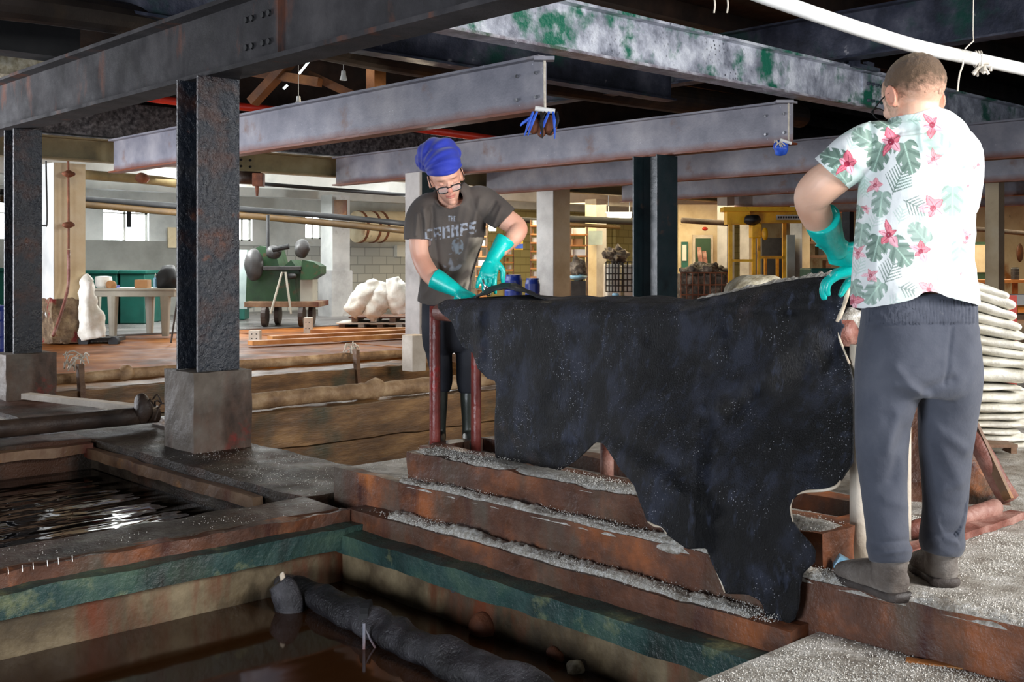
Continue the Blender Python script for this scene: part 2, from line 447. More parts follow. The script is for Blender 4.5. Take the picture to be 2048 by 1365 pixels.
class MB:
    def __init__(self):
        self.v = []
        self.f = []

    def add(self, verts, faces):
        o = len(self.v)
        self.v += [tuple(x) for x in verts]
        self.f += [tuple(i + o for i in f) for f in faces]
        return self

    def hexa(self, p):
        return self.add(p, [(0, 3, 2, 1), (4, 5, 6, 7), (0, 1, 5, 4), (1, 2, 6, 5), (2, 3, 7, 6), (3, 0, 4, 7)])

    def buv(self, u0, u1, v0, v1, z0, z1):
        """box in the place frame"""
        return self.hexa([W(u0, v0, z0), W(u0, v1, z0), W(u1, v1, z0), W(u1, v0, z0),
                          W(u0, v0, z1), W(u0, v1, z1), W(u1, v1, z1), W(u1, v0, z1)])

    def box(self, c, s, rz=0.0, rx=0.0, ry=0.0, taper=1.0):
        R = Matrix.Rotation(rz, 3, 'Z') @ Matrix.Rotation(ry, 3, 'Y') @ Matrix.Rotation(rx, 3, 'X')
        ps = []
        for z in (-1, 1):
            k = taper if z > 0 else 1.0
            for x, y in ((-1, -1), (1, -1), (1, 1), (-1, 1)):
                ps.append(Vector(c) + R @ Vector((x * s[0] / 2 * k, y * s[1] / 2 * k, z * s[2] / 2)))
        return self.hexa(ps)

    def beam(self, a, b, w, h):
        """rectangular bar from a to b (w horizontal, h the other)"""
        a, b = Vector(a), Vector(b)
        d = (b - a).normalized()
        s = d.cross(Vector((0, 0, 1)))
        if s.length < 1e-4:
            s = Vector((1, 0, 0))
        s.normalize()
        t = s.cross(d)
        s *= w / 2
        t *= h / 2
        return self.hexa([a - s - t, a + s - t, b + s - t, b - s - t, a - s + t, a + s + t, b + s + t, b - s + t])

    def tube(self, pts, r, n=12, lump=0.0, closed=False, sm=4):
        """round tube through points; r scalar or list"""
        rs = r if isinstance(r, (list, tuple)) else [r] * len(pts)
        ctrl = [(p[0], p[1], p[2], q) for p, q in zip(pts, rs)]
        return self.loft([(c[0], c[1], c[2], c[3], c[3]) for c in ctrl], n=n, sm=sm, lump=lump)

    def loft(self, ctrl, side=None, n=20, sm=5, lump=0.0, cap=True, sq=1.0):
        """ctrl (x,y,z,ra,rb); side = direction of the ra axis; sq<1 gives squarer sections"""
        cs = catmull(ctrl, sm) if sm > 1 else [np.array(c, float) for c in ctrl]
        m = len(cs)
        prev = Vector(side) if side is not None else None
        rings = []
        for i, c in enumerate(cs):
            a = Vector(cs[max(i - 1, 0)][:3])
            b = Vector(cs[min(i + 1, m - 1)][:3])
            t = (b - a)
            if t.length < 1e-7:
                t = Vector((0, 0, 1))
            t.normalize()
            s = prev if prev is not None else (Vector((1, 0, 0)) if abs(t.x) < 0.8 else Vector((0, 1, 0)))
            base = Vector(side) if side is not None else s
            s = base - t * base.dot(t)
            if s.length < 0.1:
                s = (prev - t * prev.dot(t)) if prev is not None else t.orthogonal()
            s.normalize()
            prev = s
            q = t.cross(s)
            ra, rb = max(c[3], 1e-4), max(c[4], 1e-4)
            o = Vector(c[:3])
            ring = []
            for k in range(n):
                an = 2 * math.pi * k / n
                ca, sa = math.cos(an), math.sin(an)
                if sq != 1.0:
                    ca = math.copysign(abs(ca) ** sq, ca)
                    sa = math.copysign(abs(sa) ** sq, sa)
                p = o + s * ra * ca + q * rb * sa
                if lump:
                    nv = mn.noise(p * 9.0) * lump
                    p += (p - o).normalized() * nv
                ring.append(p)
            rings.append(ring)
        verts = [p for r_ in rings for p in r_]
        faces = []
        for i in range(m - 1):
            for k in range(n):
                faces.append((i * n + k, i * n + (k + 1) % n, (i + 1) * n + (k + 1) % n, (i + 1) * n + k))
        if cap:
            faces.append(tuple(range(n - 1, -1, -1)))
            faces.append(tuple((m - 1) * n + k for k in range(n)))
        return self.add(verts, faces)

    def ball(self, c, r, seg=20, rings=12, M=None, lump=0.0, lf=6.0):
        r = r if isinstance(r, (list, tuple)) else (r, r, r)
        verts = []
        for i in range(rings + 1):
            th = math.pi * i / rings
            for k in range(seg):
                ph = 2 * math.pi * k / seg
                p = Vector((r[0] * math.sin(th) * math.cos(ph), r[1] * math.sin(th) * math.sin(ph), r[2] * math.cos(th)))
                if M is not None:
                    p = M @ p
                p = p + Vector(c)
                if lump:
                    p += (p - Vector(c)).normalized() * mn.noise(p * lf) * lump
                verts.append(p)
        faces = []
        for i in range(rings):
            for k in range(seg):
                faces.append((i * seg + k, (i + 1) * seg + k, (i + 1) * seg + (k + 1) % seg, i * seg + (k + 1) % seg))
        return self.add(verts, faces)

    def lathe(self, c, prof, n=24, rz=0, M=None):
        """prof: list of (r,z) around a vertical axis at c"""
        verts, faces = [], []
        for r, z in prof:
            for k in range(n):
                a = 2 * math.pi * k / n
                p = Vector((max(r, 1e-4) * math.cos(a), max(r, 1e-4) * math.sin(a), z))
                if M is not None:
                    p = M @ p
                verts.append(p + Vector(c))
        for i in range(len(prof) - 1):
            for k in range(n):
                faces.append((i * n + k, i * n + (k + 1) % n, (i + 1) * n + (k + 1) % n, (i + 1) * n + k))
        faces.append(tuple(range(n - 1, -1, -1)))
        faces.append(tuple((len(prof) - 1) * n + k for k in range(n)))
        return self.add(verts, faces)

    def grid(self, fn, nu, nv, close=None):
        """surface fn(s,t)->point; close=depth dz makes a skirt"""
        verts = [fn(i / nu, j / nv) for i in range(nu + 1) for j in range(nv + 1)]
        faces = []
        for i in range(nu):
            for j in range(nv):
                a = i * (nv + 1) + j
                faces.append((a, a + 1, a + nv + 2, a + nv + 1))
        return self.add(verts, faces)

    def rough(self, amp, freq=6.0):
        """jitter all vertices by coherent noise"""
        out = []
        for p in self.v:
            q = Vector(p)
            out.append(tuple(q + mn.noise_vector(q * freq) * amp))
        self.v = out
        return self

    def cut(self, step):
        """subdivide quads so that edges are shorter than step"""
        bm = bmesh.new()
        vs = [bm.verts.new(p) for p in self.v]
        for f in self.f:
            try:
                bm.faces.new([vs[i] for i in f])
            except ValueError:
                pass
        for _ in range(7):
            es = [e for e in bm.edges if e.calc_length() > step]
            if not es:
                break
            bmesh.ops.subdivide_edges(bm, edges=es, cuts=1, use_grid_fill=True)
        bm.verts.index_update()
        self.v = [tuple(v.co) for v in bm.verts]
        self.f = [tuple(v.index for v in f.verts) for f in bm.faces]
        bm.free()
        return self

    def mesh(self, name, smooth=False):
        me = bpy.data.meshes.new(name)
        me.from_pydata([tuple(p) for p in self.v], [], self.f)
        me.validate()
        bm = bmesh.new()
        bm.from_mesh(me)
        bmesh.ops.recalc_face_normals(bm, faces=bm.faces)
        bm.to_mesh(me)
        bm.free()
        if smooth:
            me.polygons.foreach_set('use_smooth', [True] * len(me.polygons))
        return me


def modded(me, mods):
    """apply modifiers [(type, {props})] to a mesh and return the new mesh"""
    o = bpy.data.objects.new('tmp', me)
    C.objects.link(o)
    for k, (t, pr) in enumerate(mods):
        md = o.modifiers.new('m%d' % k, t)
        for a, b in pr.items():
            setattr(md, a, b)
    dg = bpy.context.evaluated_depsgraph_get()
    dg.update()
    new = bpy.data.meshes.new_from_object(o.evaluated_get(dg))
    bpy.data.objects.remove(o)
    return new


def fuse(mb, voxel, smooth_it=3, fac=0.5):
    me = mb.mesh('fuse')
    return modded(me, [('REMESH', dict(mode='VOXEL', voxel_size=voxel, adaptivity=0.0, use_smooth_shade=True)),
                       ('SMOOTH', dict(factor=fac, iterations=smooth_it))])


def paint(me, fn):
    """per-vertex colour: fn(Nx3 array)->Nx3 linear rgb"""
    n = len(me.vertices)
    co = np.empty(n * 3)
    me.vertices.foreach_get('co', co)
    rgb = fn(co.reshape(-1, 3))
    a = me.color_attributes.new('paint', 'FLOAT_COLOR', 'POINT')
    out = np.ones((n, 4))
    out[:, :3] = rgb
    a.data.foreach_set('color', out.ravel())


def smooth_rim(bm, it=8):
    """even out the open edges left after cutting a cloth"""
    bv = [v for v in bm.verts if v.is_boundary]
    for _ in range(it):
        new = {}
        for v in bv:
            nb = [e.other_vert(v) for e in v.link_edges if e.is_boundary]
            if len(nb) == 2:
                new[v] = v.co * 0.4 + (nb[0].co + nb[1].co) * 0.3
        for v, c in new.items():
            v.co = c


class Thing:
    def __init__(self, name, label=None, cat=None, group=None, kind=None):
        self.name, self.parts = name, []
        self.props = dict(label=label, category=cat, group=group, kind=kind)

    def part(self, name, mb, material, parent=None, label=None, bevel=0, smooth=False, mods=None, kind=None):
        me = mb.mesh(name, smooth) if isinstance(mb, MB) else mb
        if mods:
            me = modded(me, mods)
        if bevel:
            me = modded(me, [('BEVEL', dict(width=bevel, segments=2, limit_method='ANGLE', angle_limit=0.7))])
        me.materials.clear()
        me.materials.append(MATS[material])
        o = bpy.data.objects.new(name, me)
        C.objects.link(o)
        if label:
            o['label'] = label
        if kind:
            o['kind'] = kind
        self.parts.append((o, parent))
        return o

    def done(self, base=None):
        lo, hi = np.array([1e9] * 3), np.array([-1e9] * 3)
        arrs = []
        for o, _ in self.parts:
            n = len(o.data.vertices)
            co = np.empty(n * 3)
            o.data.vertices.foreach_get('co', co)
            co = co.reshape(-1, 3)
            arrs.append(co)
            if n:
                lo = np.minimum(lo, co.min(0))
                hi = np.maximum(hi, co.max(0))
        loc = np.array([(lo[0] + hi[0]) / 2, (lo[1] + hi[1]) / 2, lo[2]]) if base is None else np.array(base, float)
        for (o, _), co in zip(self.parts, arrs):
            o.data.vertices.foreach_set('co', (co - loc).ravel())
            o.data.update()
        if len(self.parts) == 1 and self.props.get('single', True):
            r = self.parts[0][0]
            r.name = self.name
            r.location = loc
        else:
            r = bpy.data.objects.new(self.name, None)
            r.empty_display_size = 0.1
            C.objects.link(r)
            r.location = loc
            for o, par in self.parts:
                o.parent = par if par is not None else r
        for k, val in self.props.items():
            if val:
                r[k] = val
        return r


def one(name, mb, material, label=None, cat=None, group=None, kind=None, **kw):
    t = Thing(name, label, cat, group, kind)
    t.part(name, mb, material, **kw)
    return t.done()


def struct(name, mb, material, **kw):
    return one(name, mb, material, kind='structure', **kw)


def dup(root, off, label=None):
    r = root.copy()
    C.objects.link(r)
    r.location = Vector(root.location) + Vector(off)
    if label:
        r['label'] = label
    for ch in list(root.children):
        c = ch.copy()
        C.objects.link(c)
        c.parent = r
        for g in list(ch.children):
            d = g.copy()
            C.objects.link(d)
            d.parent = c
    return r

# ================================================================ THE SETTING
def slab(u0, u1, v0, v1, z0, z1, m, name='floor', rough=0.0, step=0.25):
    mb = MB().buv(u0, u1, v0, v1, z0, z1)
    if rough:
        mb.cut(step).rough(rough, 5)
    return struct(name, mb, m)


slab(-6, 5.03, 3.42, 34, -1.0, 0.0, 'salt_floor')                 # salted platform, runs back to the far wall
slab(-6, 2.08, -5, 3.42, -1.0, -0.17, 'salt_floor')               # lower floor at the right
slab(5.03, 12.0, 9.2, 34, -1.0, -0.02, 'floor_brown')
slab(4.78, 5.12, -6, 3.25, -1.0, -0.15, 'wet_concrete', rough=0.012, step=0.12)   # front cross walkway
slab(5.12, 10.8, 3.25, 3.98, -1.0, -0.152, 'wet_concrete', rough=0.012, step=0.15)  # long walkway under the columns
slab(7.92, 8.32, -6, 3.25, -1.0, -0.15, 'wet_concrete', rough=0.012, step=0.15)
slab(7.92, 8.32, 3.90, 9.2, -1.0, -0.10, 'wet_planks', rough=0.015, step=0.15)
slab(10.8, 11.5, -8, 3.25, -1.0, -0.12, 'wet_planks', rough=0.015, step=0.2)
slab(10.8, 11.5, 3.90, 9.2, -1.0, -0.12, 'wet_planks', rough=0.015, step=0.2)
slab(5.03, 5.20, 3.90, 9.2, -1.0, -0.15, 'wet_concrete')
slab(5.03, 11.5, 9.0, 9.2, -1.0, -0.02, 'wet_planks')
slab(11.5, 17.0, -14, 9.2, -1.0, -0.03, 'floor_brown')
slab(12.0, 17.0, 9.2, 34, -1.0, -0.02, 'floor_brown')
slab(17.0, 30.0, -16, 34, -1.0, 0.0, 'floor_grey')
slab(2.0, 11.5, -6, 9.2, -1.3, -1.0, 'wet_concrete')              # bottoms of the pits
# plank linings of the pit behind the walkway and the one after it
for (uu, zt) in ((7.90, -0.10), (10.78, -0.12)):
    for k in range(3):
        mb = MB().buv(uu - 0.05, uu, 3.9, 9.1, zt - 0.30 * (k + 1) + 0.012, zt - 0.30 * k).cut(0.3).rough(0.012, 4)
        one('plank', mb, 'wet_planks', ['brown plank, topmost of those lining the pit', 'brown middle plank lining the pit', 'lowest dark plank lining the pit'][k] +
            (' just behind the column pedestal' if uu < 8 else ' beyond the nearer crusted pipe'), 'plank', 'planks lining the pits')

# ---- liquor in the pits
def water_obj(u0, u1, v0, v1, z, m, label, d=0.25):
    mb = MB().buv(u0, u1, v0, v1, z - d, z)
    o = one('pit_water', mb, m, label, 'water', kind='stuff')
    return o


water_obj(2.18, 4.69, -5, 3.20, -0.50, 'brown_liquor', 'still brown liquor filling the front pit where the long hide floats', 0.4)
water_obj(5.12, 7.86, -6, 3.22, -0.36, 'rippled_water', 'dark rippling water reflecting the windows in the pit at far left', 0.4)
water_obj(5.2, 7.85, 3.9, 9.0, -0.72, 'brown_liquor', 'shadowed brown liquor low in the pit behind the column pedestal')
water_obj(8.32, 10.72, 3.9, 9.0, -0.55, 'brown_liquor', 'brown liquor in the pit between the two crusted pipes')
water_obj(8.32, 10.78, -8, 3.25, -0.34, 'rippled_water', 'shiny wet liquor under the salty board at far left', 0.3)

# ---- teal ledge and stained faces round the front pit
t = Thing('pit_ledge', 'teal painted ledge running round the front pit with brown stains', 'ledge')
t.part('ledge_run', MB().buv(4.62, 4.80, -5, 3.30, -0.32, -0.215).cut(0.12).rough(0.012, 7), 'teal_ledge')
t.part('ledge_run', MB().buv(2.05, 4.78, 3.16, 3.30, -0.34, -0.245).cut(0.12).rough(0.012, 7), 'teal_ledge')
t.part('ledge_run', MB().buv(2.02, 2.16, 0.6, 3.30, -0.34, -0.235).cut(0.12).rough(0.012, 7), 'teal_ledge')
t.done()
one('concrete_fascia', MB().buv(4.72, 4.80, -5, 3.28, -0.23, -0.155).cut(0.1).rough(0.014, 8), 'red_timber',
    'rusty brown fascia between wet walkway and teal ledge', 'fascia')
struct('wall_pit_back', MB().buv(4.70, 4.79, -5, 3.30, -1.0, -0.325).cut(0.25).rough(0.01, 4), 'pit_wall')
struct('wall_pit_right', MB().buv(2.05, 4.69, 3.21, 3.30, -1.0, -0.345).cut(0.2).rough(0.012, 4), 'pit_wall')
# ---- long stepped timbers
one('step_timber', MB().buv(2.12, 4.76, 3.285, 3.425, -0.26, -0.155).cut(0.09).rough(0.010, 9), 'red_timber',
    'lowest long timber, orange brown, lying just above the teal ledge', 'timber', 'long timbers forming the salted steps')
one('step_timber', MB().buv(0.2, 5.05, 3.405, 3.47, -0.20, 0.004).cut(0.1).rough(0.008, 9), 'red_timber',
    'middle long timber facing the platform edge below the log', 'timber', 'long timbers forming the salted steps')
mb = MB().buv(2.12, 4.52, 3.495, 3.70, 0.002, 0.14).cut(0.06).rough(0.012, 8)
one('squared_log', mb, 'red_timber', 'topmost squared brown log with salted top and sawn end by the shoe', 'log', bevel=0)
one('wood_strip', MB().beam(onz(1812, 1322, -0.17), onz(1952, 1340, -0.17), 0.04, 0.012), 'orange_wood',
    'short orange wooden strip set in the salty floor at bottom right', 'plank')



def salt_ridge(u0, u1, v0, v1, z, h, label, seed=0, dens=0.55, nu=None):
    n = int((u1 - u0) / 0.011)
    m = 10
    mb = MB()

    def fn(s, t_):
        u = u0 + (u1 - u0) * s
        v = v0 + (v1 - v0) * t_ + 0.010 * mn.noise(Vector((u * 9, 3 + seed, 0)))
        nz = mn.noise(Vector((u * 3.2, v * 3 + seed, seed))) * 0.7 + 0.5
        nz2 = mn.noise(Vector((u * 17, v * 17, seed))) * 0.6 + mn.noise(Vector((u * 40, v * 40, seed))) * 0.5 + mn.noise(Vector((u * 90, v * 90, seed))) * 0.4
        prof = math.sin(math.pi * min(1, 0.10 + 0.8 * t_)) ** 0.8
        hh = h * max(0.0, nz + dens - 0.5 + 0.5 * nz2) * prof
        if t_ in (0.0,) or s in (0.0, 1.0):
            hh = -0.012
        return W(u, v, z + hh)
    mb.grid(fn, n, m)
    verts = list(mb.v)
    base = len(verts)
    mb.v += [tuple(W(u0, v0, z - 0.02)), tuple(W(u0, v1, z - 0.02)), tuple(W(u1, v1, z - 0.02)), tuple(W(u1, v0, z - 0.02))]
    mb.f.append((base, base + 1, base + 2, base + 3))
    return one('salt_ridge', mb, 'salt', label, 'salt', kind='stuff', smooth=True)


salt_ridge(0.3, 4.50, 3.405, 3.50, 0.0, 0.036, 'grainy salt ridge along the platform edge, in front of the squared log', 3)
salt_ridge(2.3, 4.45, 3.30, 3.41, -0.158, 0.042, 'lumpy salt ridge on the lowest long timber', 11, 0.6)
salt_ridge(2.14, 4.50, 3.50, 3.695, 0.134, 0.024, 'thin salt crust on top of the squared log', 5, 0.7)

# ---- far walls, ceiling
struct('wall_left_lower', MB().buv(23.0, 23.4, -16, 12.4, 0, 1.62), 'grey_wall')
def wall_with_windows(u, v0, v1, z0, z1, holes, m, name):
    mb = MB()
    vs = v0
    for (a, b, c, d) in sorted(holes):
        mb.buv(u, u + 0.3, vs, a, z0, z1)
        mb.buv(u, u + 0.3, a, b, z0, c)
        mb.buv(u, u + 0.3, a, b, d, z1)
        vs = b
    mb.buv(u, u + 0.3, vs, v1, z0, z1)
    return struct(name, mb, m)


def win_v(px0, px1, u):
    return uv_of(onu(px0, 500, u))[1], uv_of(onu(px1, 500, u))[1]


UW = 23.1
wins = []
for i, (a, b, y0, y1) in enumerate(((-40, 19, 400, 484), (206, 298, 402, 484), (470, 505, 420, 482), (611, 646, 428, 478))):
    va, vb = win_v(a, b, UW)
    zt = onu((a + b) / 2, y0, UW).z
    zb = onu((a + b) / 2, y1, UW).z
    wins.append((va, vb, zb, zt))
wall_with_windows(UW, -16, 20.6, 1.55, 2.98, wins, 'white_wall', 'wall_left')
for i, (va, vb, zb, zt) in enumerate(wins):
    t = Thing('window_%d' % (i + 1), kind='structure')
    fr = MB()
    for a in (va, vb - 0.05, (va + vb) / 2 - 0.02):
        fr.buv(UW + 0.1, UW + 0.16, a, a + 0.05, zb, zt)
    for z in (zb, zt - 0.05, zb + (zt - zb) * 0.68):
        fr.buv(UW + 0.1, UW + 0.16, va, vb, z, z + 0.035)
    t.part('window_frame', fr, 'white_plastic')
    t.part('pane', MB().buv(UW + 0.2, UW + 0.22, va, vb, zb, zt), 'window_glow')
    t.done()
struct('wall_middle', MB().buv(23.0, 23.3, 12.4, 20.6, 0, 1.55), 'block_wall')
struct('wall_yellow', MB().buv(23.2, 23.5, 20.6, 33.5, 0, 2.98), 'yellow_block')
struct('wall_back', MB().buv(-8, 23.3, 33.5, 33.8, 0, 3.2), 'cream_plaster')
struct('ceiling', MB().buv(15.62, 24, -16, 33.5, 2.98, 3.1), 'white_wall')
struct('ceiling', MB().buv(-8, 15.6, 18.5, 33.5, 2.98, 3.1), 'roof_wood')
for i, uu in enumerate((18.6, 21.2)):
    struct('trim_%d' % (i + 1), MB().buv(uu, uu + 0.35, -16, 34, 2.58, 3.0), 'white_wall')
# dark roof over the pits: two boarded slopes; its daylight slits are glowing bars
roof = MB()
for k in range(30):
    u0 = -3 + k * 0.63
    z0 = 4.6 + 0.0 * k
roof.buv(-7, 16.1, -16, 34, 4.7, 4.8)
struct('ceiling', roof, 'roof_wood')
struct('wall_gable', MB().buv(15.9, 16.1, -16, 34, 3.0, 4.7), 'roof_wood')
struct('wall_far_left', MB().buv(11.5, 23.0, -14.2, -14.0, 0, 3.0), 'white_wall')
for (a, b) in (((598, 148), (620, 120)), ((567, 178), (575, 170))):
    pa, pb = P(a[0], a[1], 13.2), P(b[0], b[1], 13.2)
    one('roof_crack', MB().beam(pa, pb, 0.03, 0.02), 'sky_crack', 'bright slit of daylight through the roof boards' +
        (', the longer one' if a[0] == 598 else ', the shorter one below'), 'skylight', 'slits of daylight in the roof')
# rafters / purlins
ORD_ = ['first', 'second', 'third', 'fourth', 'fifth', 'sixth', 'seventh', 'eighth', 'ninth']
for k in range(9):
    u0 = 1.0 + k * 1.7
    one('roof_purlin', MB().buv(u0, u0 + 0.12, -8, 30, 4.45, 4.7), 'roof_wood',
        'dark roof purlin, %s counted from the camera side' % ORD_[k], 'rafter', 'dark roof purlins')
for k, (a, b) in enumerate((((505, 205), (585, 118)), ((620, 150), (760, 215)), ((480, 140), (640, 165)))):
    one('rafter', MB().beam(P(a[0], a[1], 13.6), P(b[0], b[1], 13.4), 0.16, 0.10), 'rafter_wood',
        ['brown sloping roof strut beside the daylight slit', 'brown batten running down to the second beam', 'thin brown batten above the left column'][k], 'rafter')
one('roof_post', MB().box(P(752, 157, 12.6), (0.16, 0.16, 0.32)), 'orange_wood', 'pale orange wooden post under the round duct', 'post')
one('pipe_duct', MB().tube([P(560, 62, 10.6), P(800, 112, 12.2), P(1100, 160, 14.0), P(1400, 205, 16.5), P(1600, 232, 18.6)], [0.20] * 5, n=20), 'duct_brown',
    'big round brown duct running above the second beam', 'duct')
one('pipe_duct', MB().tube([P(-60, -6, 7.4), P(120, 18, 8.2), P(330, 50, 9.4)], [0.13] * 3, n=16), 'duct_brown',
    'dark round duct in the top left corner above the big beam', 'duct')
one('bracket_block', MB().box(P(60, 78, 9.6), (0.75, 0.3, 0.30)), 'black', 'black box shaped hanger above the big beam at top left', 'bracket')
one('plaster_block', MB().box(P(30, 128, 10.4), (0.9, 0.3, 0.26)), 'mottle', 'mottled plaster bulkhead above big beam at the left edge', 'bulkhead')
one('red_pipe', MB().tube([P(225, 186, 15.0), P(352, 203, 15.2), P(520, 217, 15.5), P(700, 240, 15.8), P(910, 268, 16.1), P(1010, 282, 16.3)], [0.055] * 6, n=12), 'red', 'red pipe under the roof, seen in pieces between the beams', 'pipe', smooth=True)
for (x, y, Y) in ((687, 150, 11.5), (597, 200, 12.5)):
    mb = MB()
    c = P(x, y, Y)
    mb.lathe(c, [(0.002, 0.05), (0.022, 0.04), (0.025, 0.0), (0.04, -0.05), (0.035, -0.055), (0.0, -0.02)], n=14)
    mb.tube([c + Vector((0, 0, 0.04)), (c.x, c.y, 4.45)], [0.004, 0.004], n=6)
    one('hanging_insulator', mb, 'white_plastic', 'small pale bell shaped fitting hanging from the roof ' + ('left of the post' if x > 650 else 'near the daylight slit'), 'fitting')


# ---- steel
def ibeam_uv(mb, u0, u1, vc, z0, z1, w=0.20, tf=0.022, tw=0.014):
    mb.buv(u0, u1, vc - w / 2, vc + w / 2, z0, z0 + tf)
    mb.buv(u0, u1, vc - w / 2, vc + w / 2, z1 - tf, z1)
    mb.buv(u0, u1, vc - tw / 2, vc + tw / 2, z0 + tf - 0.002, z1 - tf + 0.002)
    return mb


def girder_uv(mb, uc, v0, v1, z0, z1, w=0.20, tf=0.025, tw=0.016):
    mb.buv(uc - w / 2, uc + w / 2, v0, v1, z0, z0 + tf)
    mb.buv(uc - w / 2, uc + w / 2, v0, v1, z1 - tf, z1)
    mb.buv(uc - tw / 2, uc + tw / 2, v0, v1, z0 + tf - 0.002, z1 - tf + 0.002)
    return mb


def boltset(u, v, z, n, du, dv, axis):
    mb = MB()
    R = Matrix.Rotation(ANG, 3, 'Z')
    return mb


# beam A on the columns
t = Thing('steel_beam', 'huge dark steel beam crossing the top left on two columns', 'beam')
t.part('beam_body', ibeam_uv(MB(), -0.5, 14.9, 3.72, 2.375, 2.86, w=0.24, tf=0.03), 'steel_dark')
pl = t.part('splice_plate', MB().buv(6.10, 6.54, 3.69, 3.714, 2.43, 2.80), 'steel_dark')
for i in range(4):
    for z in (2.52, 2.70):
        uu = 6.20 + i * 0.075 + (0.06 if i > 1 else 0)
        b_ = MB()
        c = W(uu, 3.69, z)
        b_.tube([c, c - V * 0.014], [0.022, 0.02], n=8)
        t.part('bolt', b_, 'black', parent=pl)
t.done()
beamlabels = ['grey steel beam ending beside the hanging blue tie, above the blue head wrap', 'long rust edged grey beam passing right behind the blue head wrap',
              'grey beam starting right of the head wrap, running behind the flowered shoulder', 'shorter looking grey beam behind the dark green column',
              'thin distant grey beam above the yellow hoist', 'farthest visible grey beam at far right']
for k, v in enumerate((6.48, 10.15, 13.4, 17.1, 20.7, 24.3)):
    u0 = 6.52 if k < 2 else -2.0
    t = Thing('steel_beam', beamlabels[k], 'beam', 'parallel grey steel beams')
    t.part('beam_body', ibeam_uv(MB(), u0, 15.0, v, 2.37, 2.83, w=0.17), 'steel_beam')
    if k < 2:
        for z in (2.5, 2.70):
            for uu in (6.62, 6.85):
                c = W(uu, v - 0.008, z)
                t.part('bolt', MB().tube([c, c - V * 0.02], [0.016, 0.014], n=8), 'steel_bright')
    t.done()
# painted girder along v
t = Thing('steel_girder', 'blistered pale girder with flaking green paint across the top', 'girder')
t.part('girder_body', girder_uv(MB(), 6.42, 3.0, 18.45, 2.85, 3.28, w=0.20), 'girder_paint')
pl = t.part('splice_plate', MB().buv(6.385, 6.412, 11.35, 11.85, 2.88, 3.25), 'girder_paint')
for i in range(4):
    for z in (2.95, 3.14):
        c = W(6.382, 11.44 + i * 0.10, z)
        t.part('bolt', MB().tube([c, c - U * 0.03], [0.02, 0.018], n=8), 'girder_dark', parent=pl)
t.done()
t = Thing('steel_girder', 'dark blue grey girder seen beneath and behind the pale flaking one', 'girder')
t.part('girder_body', girder_uv(MB(), 8.6, 3.0, 10.7, 3.10, 3.55, w=0.20), 'girder_dark')
t.done()
t = Thing('steel_girder', 'upper blue grey girder with white patch behind the pale sagging pipe', 'girder')
t.part('girder_body', ibeam_uv(MB(), -1.0, 15.0, 10.9, 3.33, 3.85, w=0.22), 'girder_dark')
t.done()
mb = MB()
for i in range(2):
    mb.buv(6.30 + i * 0.12, 6.36 + i * 0.12, 11.0, 11.14, 3.28, 3.40)
    mb.buv(6.30 + i * 0.12, 6.36 + i * 0.12, 11.3, 11.44, 3.28, 3.36)
mb.buv(6.26, 6.52, 10.95, 11.5, 3.26, 3.30)
one('girder_clamp', mb, 'girder_dark', 'bolted clamp where two girders cross left of the short haired head', 'clamp')
t = Thing('roughcast_girder', 'grey roughcast covered girder behind the near columns at left', 'girder')
t.part('girder_body', MB().buv(15.28, 15.56, -12, 18.4, 2.90, 3.40).cut(0.3).rough(0.015, 5), 'roughcast')
t.done()
t = Thing('yellow_girder', 'dull yellow steel girder carried on the concrete pillars', 'girder')
t.part('girder_body', girder_uv(MB(), 15.35, -12, 30, 2.54, 2.86, w=0.2), 'yellow_steel')
for i in range(4):
    for z in (2.62, 2.72):
        c = W(15.33, 8.3 + i * 0.16, z)
        t.part('bolt', MB().tube([c, c - U * 0.02], [0.02, 0.018], n=8), 'black')
t.done()


def hcol(u, v, z0, z1, w, mcol, label, ped=None):
    t = Thing('steel_column', label, 'column')
    mb = MB()
    h = w / 2
    mb.buv(u - h, u - h + 0.02, v - h, v + h, z0, z1)
    mb.buv(u + h - 0.02, u + h, v - h, v + h, z0, z1)
    mb.buv(u - h + 0.015, u + h - 0.015, v - 0.008, v + 0.008, z0, z1)
    t.part('column_shaft', mb, mcol)
    if ped:
        pw, pz, pm, lab = ped
        q = pw / 2
        t.part('pedestal', MB().buv(u - q, u + q, v - q, v + q, pz, z0).cut(0.10).rough(0.008, 8), pm, label=lab, bevel=0)
    t.done()


hcol(7.03, 3.70, 0.38, 2.375, 0.31, 'steel_column', 'glossy black steel column nearest the camera on a concrete block',
     (0.43, -0.16, 'concrete', 'stained concrete pedestal block'))
hcol(10.85, 3.80, 0.27, 2.375, 0.26, 'steel_column', 'black steel column at the left edge on a concrete block',
     (0.46, -0.16, 'concrete', 'brown stained concrete pedestal block'))
hcol(8.35, 10.1, 0.0, 2.37, 0.37, 'green_column', 'dark green steel column rising behind the middle of the hide')
# pale column behind the man
g = uv_of(P(843, 500, 15.4))
t = Thing('steel_column', 'pale flanged column directly behind the man with the blue head wrap', 'column')
t.part('column_shaft', MB().buv(g[0] - 0.15, g[0] - 0.12, g[1] - 0.12, g[1] + 0.15, 0.0, 2.37).buv(g[0] + 0.12, g[0] + 0.15, g[1] - 0.12, g[1] + 0.15, 0.0, 2.37)
       .buv(g[0] - 0.13, g[0] + 0.13, g[1] + 0.0, g[1] + 0.02, 0, 2.37), 'green_column')
t.part('cover_board', MB().buv(g[0] - 0.16, g[0] + 0.16, g[1] - 0.16, g[1] - 0.12, 0.0, 2.37), 'grey_plaster')
t.done()
one('wooden_block', MB().box(P(828, 706, 12.9), (0.20, 0.2, 0.42), rz=ANG), 'pale_wood', 'upright pale wooden block beside the dark trouser leg', 'block', bevel=0.008)


